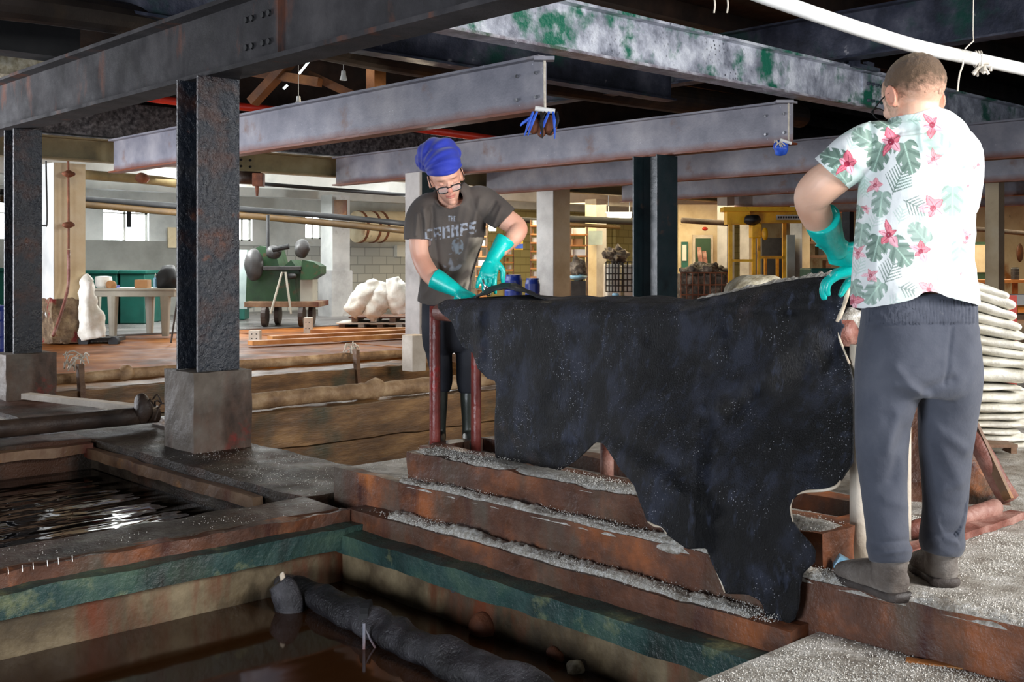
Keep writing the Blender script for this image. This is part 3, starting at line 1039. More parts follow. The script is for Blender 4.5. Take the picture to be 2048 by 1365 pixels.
# concrete pillars: faces -u and -v visible
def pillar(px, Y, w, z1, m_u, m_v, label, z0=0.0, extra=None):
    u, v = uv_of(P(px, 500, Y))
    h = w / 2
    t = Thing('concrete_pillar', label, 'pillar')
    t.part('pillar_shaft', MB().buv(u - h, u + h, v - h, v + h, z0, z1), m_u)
    t.part('left_side', MB().buv(u - h, u + h, v - h - 0.012, v - h - 0.001, z0, z1), m_v, label='side facing left')  # left face takes a material of its own
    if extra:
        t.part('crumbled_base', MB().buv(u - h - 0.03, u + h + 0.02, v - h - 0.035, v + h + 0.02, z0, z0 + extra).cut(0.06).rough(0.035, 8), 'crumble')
    t.done()
    return u, v


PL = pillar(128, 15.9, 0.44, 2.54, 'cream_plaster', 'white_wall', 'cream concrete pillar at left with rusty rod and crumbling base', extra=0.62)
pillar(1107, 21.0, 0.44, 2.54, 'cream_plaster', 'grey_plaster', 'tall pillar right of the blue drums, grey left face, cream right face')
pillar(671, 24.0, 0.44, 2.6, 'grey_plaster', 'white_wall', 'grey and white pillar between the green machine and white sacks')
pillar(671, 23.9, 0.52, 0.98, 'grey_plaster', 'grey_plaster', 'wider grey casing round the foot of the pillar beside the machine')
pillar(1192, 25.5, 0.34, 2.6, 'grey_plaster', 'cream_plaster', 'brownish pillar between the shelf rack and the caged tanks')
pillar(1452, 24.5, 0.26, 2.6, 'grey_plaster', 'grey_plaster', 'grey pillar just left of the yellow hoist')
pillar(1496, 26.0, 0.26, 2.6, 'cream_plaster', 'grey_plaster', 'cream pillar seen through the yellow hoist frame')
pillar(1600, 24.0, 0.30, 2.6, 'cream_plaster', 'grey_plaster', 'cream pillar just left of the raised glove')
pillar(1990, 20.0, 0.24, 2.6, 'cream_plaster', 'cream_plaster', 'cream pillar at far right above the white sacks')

# ================================================================ FOREGROUND OBJECTS
def pb(mb, x0, x1, y0, y1, Y, d, rz=None):
    """box whose front face covers a pixel rectangle at depth Y, turned to the camera line"""
    a, b = P(x0, y0, Y), P(x1, y1, Y)
    c = (a + b) / 2 + (CR @ Vector((0, d / 2, 0)))
    return mb.box(c, ((x1 - x0) * Y / F, d, (y1 - y0) * Y / F), rz=-CA if rz is None else rz)


def PY(px, Y, z):
    """point at column px, depth Y and height z"""
    p = P(px, HOR, Y)
    return Vector((p.x, p.y, z))


# ---- hide rack
t = Thing('hide_rack', 'wooden rack of log rails on round posts under the black hide', 'rack')
for v, ue in ((3.86, 4.72), (4.30, 4.70)):
    t.part('rail', MB().tube([W(2.22, v, 0.835), W(3.4, v, 0.83), W(ue, v, 0.84)], [0.052, 0.05, 0.045], n=14, lump=0.006), 'pink_log', smooth=True)
for (p, r, z1, m, lab) in ((onz(870, 908, 0.0), 0.033, 0.86, 'red_pole', 'red painted steel post'), (onz(952, 912, 0.0), 0.03, 0.80, 'red_pole', 'rusty red post'),
                           (onz(1214, 966, 0.0), 0.034, 0.83, 'pink_log', None), (onz(1719, 1116, 0.0), 0.036, 0.80, 'pale_wood', 'pale worn wooden post'),
                           (onz(1812, 1085, 0.0), 0.020, 0.83, 'pale_wood', 'thin cream post')):
    t.part('post', MB().tube([(p.x, p.y, 0.0), (p.x, p.y, z1 / 2), (p.x, p.y, z1)], [r, r, r], n=14), m, label=lab, smooth=True)
for v in (3.86, 4.30):
    t.part('low_bar', MB().buv(2.3, 4.95, v + 0.05, v + 0.17, 0.0, 0.075).cut(0.1).rough(0.008, 7), 'red_timber')
for u in (2.3, 4.9):
    t.part('cross_bar', MB().buv(u, u + 0.10, 4.04, 4.34, 0.0, 0.07).cut(0.1).rough(0.008, 7), 'red_timber')
t.done()
salt_ridge(2.25, 4.4, 3.70, 3.92, 0.0, 0.035, 'white salt heaped behind the squared log under the rack', 21, 0.6)
salt_ridge(2.35, 3.3, 4.04, 4.30, 0.0, 0.04, 'white salt piled between the low bars of the rack', 31, 0.7)

# ---- the black cow hide
OUT = [(893, 600), (950, 597), (1000, 600), (1060, 602), (1130, 600), (1200, 602), (1290, 608), (1370, 604), (1430, 594), (1490, 580), (1550, 568),
       (1610, 558), (1665, 553), (1698, 555), (1697, 580), (1692, 606), (1684, 628), (1676, 642), (1690, 652), (1678, 668), (1686, 690), (1698, 724),
       (1707, 760), (1708, 850), (1707, 925), (1690, 950), (1675, 973), (1650, 981), (1612, 984), (1590, 992), (1580, 1012), (1584, 1040), (1600, 1065),
       (1620, 1085), (1632, 1103), (1631, 1125), (1606, 1148), (1601, 1175), (1600, 1205), (1592, 1238), (1566, 1258), (1548, 1256), (1532, 1232),
       (1524, 1204), (1500, 1190), (1450, 1188), (1440, 1160), (1424, 1125), (1408, 1088), (1397, 1098), (1376, 1100), (1352, 1082), (1335, 1070), (1322, 1056),
       (1296, 1044), (1282, 1010), (1270, 972), (1246, 945), (1226, 915), (1206, 885), (1196, 880), (1176, 900), (1152, 922), (1128, 938), (1104, 945),
       (1078, 938), (1060, 926), (1020, 930), (1002, 934), (992, 924), (989, 860), (992, 790), (992, 756), (976, 758), (956, 738), (946, 706),
       (926, 694), (912, 668), (906, 645), (884, 628), (872, 612)]


def inside(x, y, poly):
    c = False
    n = len(poly)
    j = n - 1
    for i in range(n):
        xi, yi = poly[i]
        xj, yj = poly[j]
        if (yi > y) != (yj > y) and x < (xj - xi) * (y - yi) / (yj - yi) + xi:
            c = not c
        j = i
    return c


def nearest(x, y, poly):
    best, bp = 1e18, None
    n = len(poly)
    for i in range(n):
        ax, ay = poly[i]
        bx, by = poly[(i + 1) % n]
        dx, dy = bx - ax, by - ay
        q = max(0, min(1, ((x - ax) * dx + (y - ay) * dy) / (dx * dx + dy * dy + 1e-9)))
        cx, cy = ax + q * dx, ay + q * dy
        d = (cx - x) ** 2 + (cy - y) ** 2
        if d < best:
            best, bp = d, (cx, cy)
    return bp, best


def sstep(a, b, x):
    q = max(0.0, min(1.0, (x - a) / (b - a)))
    return q * q * (3 - 2 * q)


def gauss(x, s):
    return math.exp(-x * x / (2 * s * s))


def seg_d(px, py, ax, ay, bx, by):
    dx, dy = bx - ax, by - ay
    q = max(0, min(1, ((px - ax) * dx + (py - ay) * dy) / (dx * dx + dy * dy)))
    return math.hypot(px - ax - q * dx, py - ay - q * dy), q


def hide_v(px, py):
    """how far the hanging hide stands from the camera side (place v), folds included"""
    lean = 0.425 * sstep(640, 1060, py) * sstep(1150, 1290, px)
    v = 3.775 - lean
    # top edge rounds back over the rail
    top = np.interp(px, [872, 950, 1130, 1290, 1370, 1430, 1490, 1550, 1610, 1698], [604, 597, 600, 608, 604, 594, 580, 568, 558, 553])
    dt = py - top
    if dt < 34:
        v += 0.085 * (1 - max(dt, 0) / 34.0) ** 2
    fold = 0.0
    d, q = seg_d(px, py, 1398, 740, 1392, 1090)            # long vertical crease
    fold += -0.016 * gauss(d, 9) + 0.010 * gauss(px - 1415, 14) * sstep(700, 760, py)
    d, q = seg_d(px, py, 1440, 800, 1620, 680)             # diagonal ridge at the right
    fold += -0.030 * gauss(d, 22)
    d, q = seg_d(px, py, 1470, 830, 1680, 730)
    fold += 0.022 * gauss(d, 20)
    d, q = seg_d(px, py, 1190, 870, 1390, 1010)            # fold from the belly notch
    fold += -0.026 * gauss(d, 14)
    d, q = seg_d(px, py, 1180, 850, 1340, 930)
    fold += 0.02 * gauss(d, 14)
    d, q = seg_d(px, py, 1060, 905, 1180, 850)
    fold += -0.022 * gauss(d, 16)
    d, q = seg_d(px, py, 978, 620, 975, 760)               # neck crease
    fold += 0.016 * gauss(d, 10) - 0.012 * gauss(px - 1000, 14) * sstep(600, 640, py) * (1 - sstep(740, 800, py))
    d, q = seg_d(px, py, 1370, 626, 1640, 612)             # ridge under the rail line
    fold += -0.020 * gauss(d, 6)
    d, q = seg_d(px, py, 1100, 632, 1400, 640)
    fold += -0.010 * gauss(d, 8)
    fold += 0.026 * mn.noise(Vector((px / 95.0, py / 160.0, 1.3)))
    fold += 0.010 * mn.noise(Vector((px / 33.0, py / 45.0, 5.3)))
    fold += 0.0045 * mn.noise(Vector((px / 11.0, py / 13.0, 9.3)))
    return v + fold


G = 7.0
gx0, gy0 = 860, 540
nx, ny = int((1720 - gx0) / G) + 2, int((1270 - gy0) / G) + 2
ins = {}
pos = {}
for i in range(nx):
    for j in range(ny):
        x, y = gx0 + i * G, gy0 + j * G
        ins[(i, j)] = inside(x, y, OUT)
        pos[(i, j)] = (x, y)
need, cells = set(), []
for i in range(nx - 1):
    for j in range(ny - 1):
        c = [(i, j), (i + 1, j), (i + 1, j + 1), (i, j + 1)]
        if sum(ins[k] for k in c) >= 1:
            cells.append(c)
            need.update(c)
for k in need:
    bp, d2 = nearest(*pos[k], OUT)
    if not ins[k] or d2 < (0.3 * G) ** 2:
        pos[k] = bp
idx = {k: n for n, k in enumerate(sorted(need))}
hv = [onv(pos[k][0], pos[k][1], hide_v(*pos[k])) for k in sorted(need)]
mb = MB().add(hv, [tuple(idx[k] for k in c) for c in cells])
hide_me = modded(mb.mesh('hide_body'), [('WELD', dict(merge_threshold=0.0008)), ('SMOOTH', dict(factor=0.4, iterations=2)),
                                        ('SOLIDIFY', dict(thickness=0.008, offset=0.0, use_even_offset=False))])
hide_me.polygons.foreach_set('use_smooth', [True] * len(hide_me.polygons))
t = Thing('cow_hide', 'big black hairy cow hide speckled with salt hanging over the rack', 'hide')
t.part('hair_side', hide_me, 'fur')
# the part lying over the rails and hanging down behind
tops = [(885, 603), (950, 597), (1040, 601), (1130, 600), (1200, 602), (1290, 608), (1370, 604), (1430, 594), (1490, 580), (1550, 568), (1610, 558), (1665, 553), (1696, 555)]


def over(s, q):
    x = 885 + (1696 - 885) * s
    y = np.interp(x, [a[0] for a in tops], [a[1] for a in tops])
    p = onv(x, y, 3.85)
    n_ = 0.02 * mn.noise(Vector((x / 60.0, q * 4, 2)))
    if q < 0.5:
        return (p.x + q * 1.0, p.y, p.z - 0.012 + 0.018 * math.sin(q * 6.2) + n_)
    return (p.x + 0.5 + 0.05 * (q - 0.5), p.y, p.z - 0.012 + n_ - (q - 0.5) * 0.9)


mb = MB().grid(over, 90, 16)
me = modded(mb.mesh('back'), [('SOLIDIFY', dict(thickness=0.008, offset=0.0))])
me.polygons.foreach_set('use_smooth', [True] * len(me.polygons))
t.part('back_half', me, 'fur', label='half of the hide lying over the rails')
# pale raw edge, curled, at the right and round the hind leg


def edge_tube(pts, r, lump=0.004):
    q = [onv(x, y, hide_v(x, y) - 0.002) for x, y in pts]
    return MB().tube(q, [r * (0.6 + 0.5 * abs(math.sin(i * 1.7))) for i in range(len(q))], n=8, sm=5, lump=lump)


for pts, r, lab in (([(1698, 556), (1695, 585), (1688, 612), (1680, 632), (1674, 644)], 0.008, 'pale curled raw edge at the rear'),
                    ([(1676, 662), (1680, 680), (1690, 705), (1699, 728)], 0.005, 'pale raw edge'),
                    ([(1592, 991), (1612, 984), (1650, 981), (1672, 974), (1682, 962)], 0.005, 'pale raw edge'),
                    ([(1586, 1045), (1581, 1015), (1588, 994)], 0.004, 'pale raw edge'),
                    ([(1296, 1044), (1310, 1052), (1324, 1056), (1334, 1068)], 0.005, 'pale raw edge'),
                    ([(1412, 1095), (1424, 1124), (1440, 1160), (1450, 1186)], 0.003, 'pale raw edge')):
    t.part('raw_edge', edge_tube(pts, r), 'hide_skin', label=lab, smooth=True)
mb = MB()


def salt_top(s, q):
    x = 1380 + (1690 - 1380) * s
    y = np.interp(x, [a[0] for a in tops], [a[1] for a in tops])
    p = onv(x, y, 3.87)
    return (p.x + 0.04 + q * 0.13, p.y, p.z + 0.004 + (0.016 + 0.018 * mn.noise(Vector((x / 9.0, q * 5, 0)))) * math.sin(math.pi * min(1, max(0, q))) ** 0.6)


t.part('salt_crust', MB().grid(salt_top, 120, 8), 'salt', label='white salt crust along the raised top', smooth=True)
# patches and lifted flap at the left (held by the man)
mb = MB()


def flap(s, q):
    x = 948 + 170 * s
    y = 600 - 48 * math.sin(math.pi * min(1, (s + 0.12) * 0.9)) ** 1.6 * (1 - 0.55 * s) * (1 - abs(q - 0.5) * 0.6)
    p = onv(x, y + 4, 3.95 + 0.22 * q)
    return (p.x, p.y, p.z + 0.01 * mn.noise(Vector((s * 9, q * 4, 0))))


me = modded(MB().grid(flap, 26, 8).mesh('flap'), [('SOLIDIFY', dict(thickness=0.008, offset=0.0))])
me.polygons.foreach_set('use_smooth', [True] * len(me.polygons))
t.part('lifted_flap', me, 'fur', label='flap pulled up by the hook')
t.done()
one('salt_lump', MB().ball(onv(1344, 1093, 3.44), (0.055, 0.07, 0.032), lump=0.03, lf=18), 'salt', 'pale lump of salt and hair caught on the step below the hide', 'lump', smooth=True)
one('salt_lump', MB().ball(onv(1702, 643, 3.92) , (0.06, 0.06, 0.035), lump=0.04, lf=16), 'salt', 'white salt clump on the rail end beside the trousers', 'lump', smooth=True)
# blue scrap by the shoe
one('blue_scrap', MB().box(onz(1692, 1133, 0.03), (0.05, 0.08, 0.05), rz=0.6, rx=0.5), 'light_blue', 'small pale blue scrap in front of the shoe tip', 'scrap', bevel=0.006)

# ---- things by the right leg
a0, a1, a2, a3 = P(1735, 690, 5.5), P(1925, 800, 5.45), onz(2022, 1012, 0.0), onz(1735, 1000, 0.0)
th = (CR @ Vector((0, 0.03, 0)))
one('leaning_board', MB().hexa([a3, a2, a2 + th, a3 + th, a0, a1, a1 + th, a0 + th]), 'red_timber', 'dark red brown board leaning behind the grey trousers', 'board')
t = Thing('fallen_frame', 'pinkish salted log frame lying on the floor right of the shoes', 'frame')
pA = onz(2018, 1010, 0.02)
t.part('slanting_log', MB().tube([P(1925, 820, 5.15), P(1965, 905, 5.02), Vector((pA.x, pA.y, 0.045))], [0.036, 0.043, 0.045], n=14, lump=0.01), 'pink_log', smooth=True)
t.part('slanting_strip', MB().beam(P(1948, 850, 5.05), P(2018, 1000, 4.9), 0.02, 0.04), 'brown_timber')
t.part('low_log', MB().tube([onz(1815, 1064, 0.04), onz(1905, 1042, 0.05), onz(1990, 1016, 0.05)], [0.034, 0.036, 0.034], n=14, lump=0.012), 'pink_log', smooth=True)
t.part('flat_bar', MB().beam(onz(1800, 1108, 0.02), onz(2036, 1030, 0.02), 0.07, 0.03).cut(0.1).rough(0.008, 9), 'pink_log')
t.done()

# ---- stack of white sacks
ORD = ['lowest', 'second', 'third', 'fourth', 'fifth', 'sixth', 'seventh', 'eighth', 'ninth', 'tenth', 'eleventh', 'twelfth', 'thirteenth', 'fourteenth', 'fifteenth', 'sixteenth', 'topmost']
SK = [(880, 2031, 9, 0), (866, 2036, 8, 0), (853, 2012, 7, 0), (839, 2037, 9, 0), (824, 2030, 8, -3), (808, 2044, 11, 2), (788, 2047, 12, 3), (769, 2018, 7, 3),
      (745, 2032, 18, 8), (722, 2039, 12, 14), (703, 2035, 12, 20), (686, 2029, 11, 20), (665, 2023, 12, 26), (646, 2014, 12, 30), (624, 2006, 12, 34), (603, 2003, 13, 40), (586, 1988, 12, 30)]
YS = 6.3
for k, (y, xr, hh, sl) in enumerate(SK):
    px_m = YS / F
    hgt = hh * px_m * 1.08
    pts = []
    for q, rr in ((0, 0.6), (0.1, 1), (0.4, 1.02), (0.7, 1.0), (0.90, 0.9), (0.975, 0.62), (1.0, 0.18)):
        x = 1890 + (xr - 1890) * q
        yy = y + sl * (q - 0.75)
        p = P(x, yy, YS + 0.28)
        pts.append((p.x, p.y, p.z + 0.002 * math.sin(k * 3 + q * 9), 0.27 * (0.85 + 0.15 * rr) * (0.4 + 0.6 * min(1, (1.02 - q) * 9)), hgt * rr))
    mb = MB().loft(pts, side=CR @ Vector((0, 1, 0)), n=28, sm=6, lump=0.030, sq=0.85)
    lab = 'white sack, %s in the stack behind the grey trousers' % (ORD[k] + (' from the bottom' if 0 < k < 16 else ''))
    one('white_sack', mb, 'sack', lab, 'sack', 'stacked white sacks at the right', smooth=True)
t = Thing('wooden_pallet', 'brown pallet under the stack of white sacks', 'pallet')
mbp = MB()
pb(mbp, 1900, 2036, 890, 896, 6.15, 0.62)
t.part('deck', mbp, 'brown_timber')
for x in (1905, 1965, 2022):
    mbp = MB()
    pb(mbp, x, x + 12, 896, 908, 6.2, 0.5)
    t.part('bearer', mbp, 'brown_timber')
t.done()
# mottled heap behind the hide
hp = PY(1518, 6.2, 0)
mb = MB().loft([(hp.x, hp.y, 0.0, 0.30, 0.26), (hp.x, hp.y, 0.5, 0.25, 0.22), (hp.x, hp.y, 0.85, 0.20, 0.2), (hp.x, hp.y, 0.98, 0.165, 0.16), (hp.x, hp.y, 1.035, 0.10, 0.1), (hp.x, hp.y, 1.045, 0.01, 0.01)],
               side=CR @ Vector((1, 0, 0)), n=30, lump=0.03, sq=0.7)
one('salted_heap', mb, 'mottle', 'mottled pale heap of salted hides behind the black hide', 'heap', smooth=True)

# ---- hide on a pole floating in the front pit
zw = -0.50
pts = [onz(566, 1168, zw + 0.05), onz(600, 1180, zw + 0.05), onz(680, 1215, zw + 0.04), onz(760, 1255, zw + 0.045), onz(850, 1300, zw + 0.04), onz(960, 1345, zw + 0.04), onz(1060, 1385, zw + 0.04), onz(1160, 1430, zw + 0.04)]
t = Thing('soaking_hide', 'dark wet hide folded over a pole floating in the front pit', 'hide')
t.part('hide_roll', MB().loft([(p.x, p.y, p.z, r, r * 0.8) for p, r in zip(pts, (0.05, 0.075, 0.085, 0.078, 0.09, 0.085, 0.09, 0.08))], n=24, sm=8, lump=0.03), 'wet_fur', smooth=True)
e = onz(578, 1215, zw + 0.02)
t.part('hanging_end', MB().loft([(e.x - 0.02, e.y + 0.05, zw + 0.13, 0.05, 0.035), (e.x, e.y + 0.03, zw + 0.09, 0.07, 0.04), (e.x + 0.01, e.y, zw + 0.02, 0.07, 0.035), (e.x + 0.02, e.y - 0.02, zw - 0.03, 0.05, 0.03)], side=CR @ Vector((1, 0, 0)), n=20, sm=5, lump=0.025), 'wet_fur', smooth=True)
e2 = onz(565, 1160, zw + 0.14)
t.part('pale_edge', MB().ball((e2.x, e2.y, zw + 0.15), (0.014, 0.014, 0.03), lump=0.01, lf=40), 'hide_skin', smooth=True)
c = onz(728, 1245, zw + 0.04)
t.part('tie', MB().loft([(c.x - 0.006, c.y + 0.006, c.z, 0.095, 0.085), (c.x + 0.02, c.y - 0.02, c.z, 0.097, 0.087)], side=(0, 0, 1), n=20, sm=1), 'black')
c1, c2 = onz(728, 1290, zw + 0.02), onz(735, 1225, zw + 0.12)
t.part('iron_peg', MB().tube([(c1.x, c1.y, zw - 0.01), (c1.x + 0.015, c1.y + 0.02, zw + 0.10)], [0.006, 0.007], n=8), 'steel_beam')
t.part('iron_peg', MB().tube([(c1.x + 0.05, c1.y - 0.02, zw - 0.01), (c1.x + 0.02, c1.y + 0.03, zw + 0.08)], [0.005, 0.005], n=8), 'steel_beam')
t.done()
b0 = onz(965, 1268, zw)
one('brown_float', MB().ball((b0.x, b0.y, zw + 0.03), (0.062, 0.062, 0.06), lump=0.015, lf=14), 'rust', 'round rusty brown float by the pit wall', 'float', smooth=True)
g0 = onv(905, 1181, 3.16)
one('pipe_stub', MB().tube([g0, g0 + Vector((0.14, 0.02, 0.012))], [0.013, 0.013], n=10), 'steel_bright', 'short bright pipe stub under the teal ledge', 'pipe')
g0 = onz(912, 1106, -0.245)
one('hook_nail', MB().tube([(g0.x - 0.02, g0.y, -0.235), (g0.x - 0.05, g0.y, -0.24), (g0.x - 0.06, g0.y, -0.33)], [0.006] * 3, n=6), 'wire', 'thin bent metal pin hooked over the teal ledge', 'pin')
bl = [onz(1115, 1318, zw), onz(1150, 1345, zw), onz(1210, 1330, zw)]
for k, q in enumerate(bl):
    one('debris_lump', MB().ball((q.x, q.y, zw + 0.015), (0.035, 0.04, 0.03), lump=0.02, lf=20), ('rust', 'mottle', 'rust')[k],
        ('rusty lump at the waterline of the pit wall', 'pale lump at the foot of the pit wall', 'brown lump nearest the ledge end')[k], 'lump', smooth=True)
# nails in the fascia
for k in range(6):
    n0 = onu(16 + k * 25 + (3 if k % 2 else 0), 1143 - k * 5, 4.712)
    one('nail', MB().tube([n0 + Vector((0, 0, 0.015)), n0 + Vector((0, -0.006, -0.012))], [0.0015, 0.002], n=6), 'wire',
        'small nail in the fascia at far left, %s from the left edge' % ('first', 'second', 'third', 'fourth', 'fifth', 'sixth')[k], 'nail', 'nails in the fascia')

# ---- crusted pipes over the walkways, and their stands
def lumpy(label, pts, r, m='crust_pipe', knob=None, name='crusted_pipe'):
    t = Thing(name, label, 'pipe')
    t.part('pipe_run', MB().tube(pts, r, n=16, lump=0.014, sm=10), m, smooth=True)
    if knob:
        for c, rr in knob:
            t.part('coupling', MB().ball(c, rr, lump=0.02, lf=12), m, smooth=True)
    return t.done()


kb = onu(750, 796, 8.10)
lumpy('thick crusted pipe with a round knob, right of the near pedestal', [W(8.10, 3.95, -0.03), W(8.10, 5.2, -0.02), W(8.08, 6.6, -0.02), W(8.1, 8.95, -0.0)], [0.07] * 4,
      knob=[((kb.x, 8.10, -0.01), (0.10, 0.09, 0.09)), ((kb.x - 0.16, 8.10, -0.03), (0.09, 0.08, 0.075))])
lumpy('thinner crusted pipe farther back, right of the near pedestal', [W(10.95, 3.95, -0.02), W(10.95, 6.2, 0.0), W(10.95, 8.9, 0.0)], [0.055] * 3)
lumpy('dark rusty pipe along the walkway at the left edge', [W(8.12, -4, -0.06), W(8.12, 0.5, -0.05), W(8.12, 3.85, -0.05)], [0.065] * 3, 'dark_pipe',
      knob=[((3.72, 8.10, 0.0), (0.07, 0.08, 0.11))])
lumpy('crusted pipe running behind the left pedestal', [W(10.95, -4, -0.03), W(10.95, 1.0, -0.02), W(10.95, 3.2, 0.0)], [0.06] * 3,
      knob=[((onu(255, 770, 10.9).x, 10.95, 0.0), (0.09, 0.08, 0.08))])
for (px, y0, y1, uu, lab) in ((718, 700, 778, 10.72, 'thin crusted upright post between the two pipes'), (166, 728, 800, 10.72, 'thin brown upright post right of the left pedestal')):
    a, b = onu(px - 6, y0, uu), onu(px - 2, y1, uu)
    one('upright_post', MB().beam(a, b, 0.07, 0.05).cut(0.08).rough(0.008, 12), 'brown_timber', lab, 'post')


def twigs(c, n, r, m='rope'):
    mb = MB()
    rnd = random.Random(int(c.x * 1000))
    for _ in range(n):
        a = Vector((rnd.uniform(-r, r), rnd.uniform(-r, r), rnd.uniform(-r * .6, r * .6)))
        b = Vector((rnd.uniform(-r, r), rnd.uniform(-r, r), rnd.uniform(-r * .6, r * .8)))
        mb.tube([c + a, c + (a + b) * 0.5 + Vector((0, 0, r * 0.5)), c + b], [0.007] * 3, n=5, sm=3)
    return mb


one('wire_bundle', twigs(onu(702, 700, 10.85), 14, 0.09, 'rope'), 'rope', 'twisted pale wire tie at the top of the post by the pipe', 'wire')
one('wire_bundle', twigs(onu(152, 728, 10.85), 14, 0.11, 'rope'), 'rope', 'tangled wire tie near the left pedestal', 'wire')
one('wire_bundle', twigs(onu(300, 822, 8.12), 12, 0.11), 'dark_pipe', 'tangle of dark straps round the pipe end by the near pedestal', 'wire')
# planks, boards at far left
one('loose_plank', MB().beam(onz(52, 792, -0.07), onz(285, 818, -0.09), 0.10, 0.05).cut(0.2).rough(0.006, 6), 'pale_wood', 'long pale plank laid across the pit at the left', 'plank')
def board_px(c4, zz, th_, m, lab):
    q = [onz(x, y, zz) for x, y in c4]
    dn = Vector((0, 0, -th_))
    return one('salty_board', MB().hexa([q[0] + dn, q[1] + dn, q[2] + dn, q[3] + dn, q[0], q[1], q[2], q[3]]).cut(0.15).rough(0.006, 8), m, lab, 'board')


board_px([(0, 868), (90, 838), (10, 802), (-60, 815)], -0.18, 0.04, 'salt', 'salt covered board lying at the left edge behind the dark pipe')
board_px([(105, 846), (270, 832), (200, 808), (112, 805)], -0.2, 0.04, 'salt', 'bright salty board just behind the dark pipe')
t = Thing('pit_border', 'worn brown wooden border boards round the rippling pit', 'rim')
t.part('rim_board', MB().buv(7.80, 7.90, -4, 3.22, -0.235, -0.17).cut(0.1).rough(0.012, 6), 'brown_timber')
t.part('rim_board', MB().buv(5.5, 7.85, 3.17, 3.235, -0.27, -0.20).cut(0.1).rough(0.012, 6), 'brown_timber')
t.done()

# ---- overhead
wp = [P(1290, -110, 3.7), P(1470, -30, 4.1), P(1560, 4, 4.25), P(1700, 52, 4.5), P(1830, 92, 4.8), P(1950, 118, 5.1), P(2100, 150, 5.5)]
t = Thing('sagging_pipe', 'long white plastic pipe sagging across the top right corner', 'pipe')
t.part('pipe_run', MB().tube(wp, [0.030] * 7, n=20, sm=8), 'pipe_white', smooth=True)
t.done()
t = Thing('string_hanger', 'thin string tied round the white pipe, holding it up', 'string')
c = P(1955, 118, 5.11)
t.part('string', MB().tube([P(1947, -20, 5.0), P(1946, 60, 5.05), P(1947, 82, 5.08)], [0.002] * 3, n=6), 'rope')
lp = MB()
for kk in range(3):
    q = [c + CR @ Vector((0.012 * kk - 0.01 + 0.034 * 0.2 * math.cos(a), 0.036 * math.cos(a), 0.036 * math.sin(a))) for a in [i * math.pi / 5 for i in range(11)]]
    lp.tube(q, [0.003] * 11, n=5, sm=2)
t.part('knot', lp, 'rope')
t.part('loose_end', MB().tube([P(1947, 82, 5.08), P(1936, 92, 5.0), P(1930, 98, 4.98)], [0.003] * 3, n=5), 'rope')
t.done()
one('frayed_bundle', twigs(P(1962, 140, 5.12), 10, 0.035), 'rope', 'frayed fibre bundle hanging under the white pipe', 'string')
one('hanging_string', MB().tube([P(1923, 112, 5.03), P(1926, 128, 5.02), P(1919, 150, 5.03), P(1915, 183, 5.03)], [0.004] * 4, n=6), 'rope', 'short dangling string left of the pipe knot', 'string')
for x, lab in ((1428, 'left of two short white strings at the top'), (1454, 'right of two short white strings at the top')):
    one('hanging_string', MB().tube([P(x, -8, 6.2), P(x + 2, 10, 6.2), P(x, 26, 6.2)], [0.005] * 3, n=6), 'rope', lab, 'string')
# pulley with blue ties hanging from beam end
t = Thing('strap_bundle', 'bundle of blue straps and rusty rollers hanging on a white cord', 'bundle')
Yb = 9.12
t.part('bracket', MB().box(P(1088, 118, Yb), (0.17, 0.10, 0.03), rz=-CA), 'steel_beam')
t.part('cord', MB().tube([P(1089, 118, Yb), P(1089, 170, Yb), P(1090, 215, Yb)], [0.011] * 3, n=8), 'rope')
t.part('cross_pin', MB().tube([P(1070, 217, Yb), P(1110, 223, Yb)], [0.022] * 2, n=10), 'pipe_white')
for (x, y, r) in ((1067, 250, 0.07), (1100, 250, 0.085), (1083, 262, 0.05)):
    t.part('roller', MB().ball(P(x, y, Yb), (r * 0.7, r * 0.7, r), lump=0.01), 'rust', smooth=True)
rnd = random.Random(4)
for k in range(7):
    x = 1062 + k * 8
    bt = MB()
    p0, p1, p2 = P(x + 4, 224, Yb - 0.08), P(x + rnd.uniform(-8, 8), 246, Yb - 0.11), P(x + rnd.uniform(-16, 12), 265 + rnd.uniform(0, 16), Yb - 0.08)
    bt.tube([p0, p1, p2], [0.010, 0.013, 0.005], n=6)
    t.part('strap', bt, 'blue_strap' if k in (0, 1, 4, 5) else 'black')
t.part('strap', MB().tube([P(1062, 236, Yb - 0.1), P(1046, 246, Yb - 0.1), P(1041, 252, Yb - 0.1)], [0.016, 0.012, 0.006], n=6), 'blue_strap')
t.done()
t = Thing('strap_bundle', 'small blue bundle hanging under the rusty beam end at right', 'bundle')
Yb = 11.6
t.part('bracket', MB().box(P(1568, 204, Yb), (0.18, 0.1, 0.03), rz=-CA), 'steel_beam')
t.part('cord', MB().tube([P(1577, 206, Yb), P(1577, 282, Yb)], [0.009] * 2, n=8), 'rope')
t.part('ball', MB().ball(P(1562, 296, Yb), (0.075, 0.075, 0.08), lump=0.03, lf=20), 'blue_strap', smooth=True)
t.part('cross_pin', MB().tube([P(1560, 280, Yb - 0.05), P(1583, 287, Yb - 0.05)], [0.018] * 2, n=8), 'pipe_white')
t.part('tie', twigs(P(1560, 290, Yb - 0.05), 9, 0.05), 'rope')
t.done()


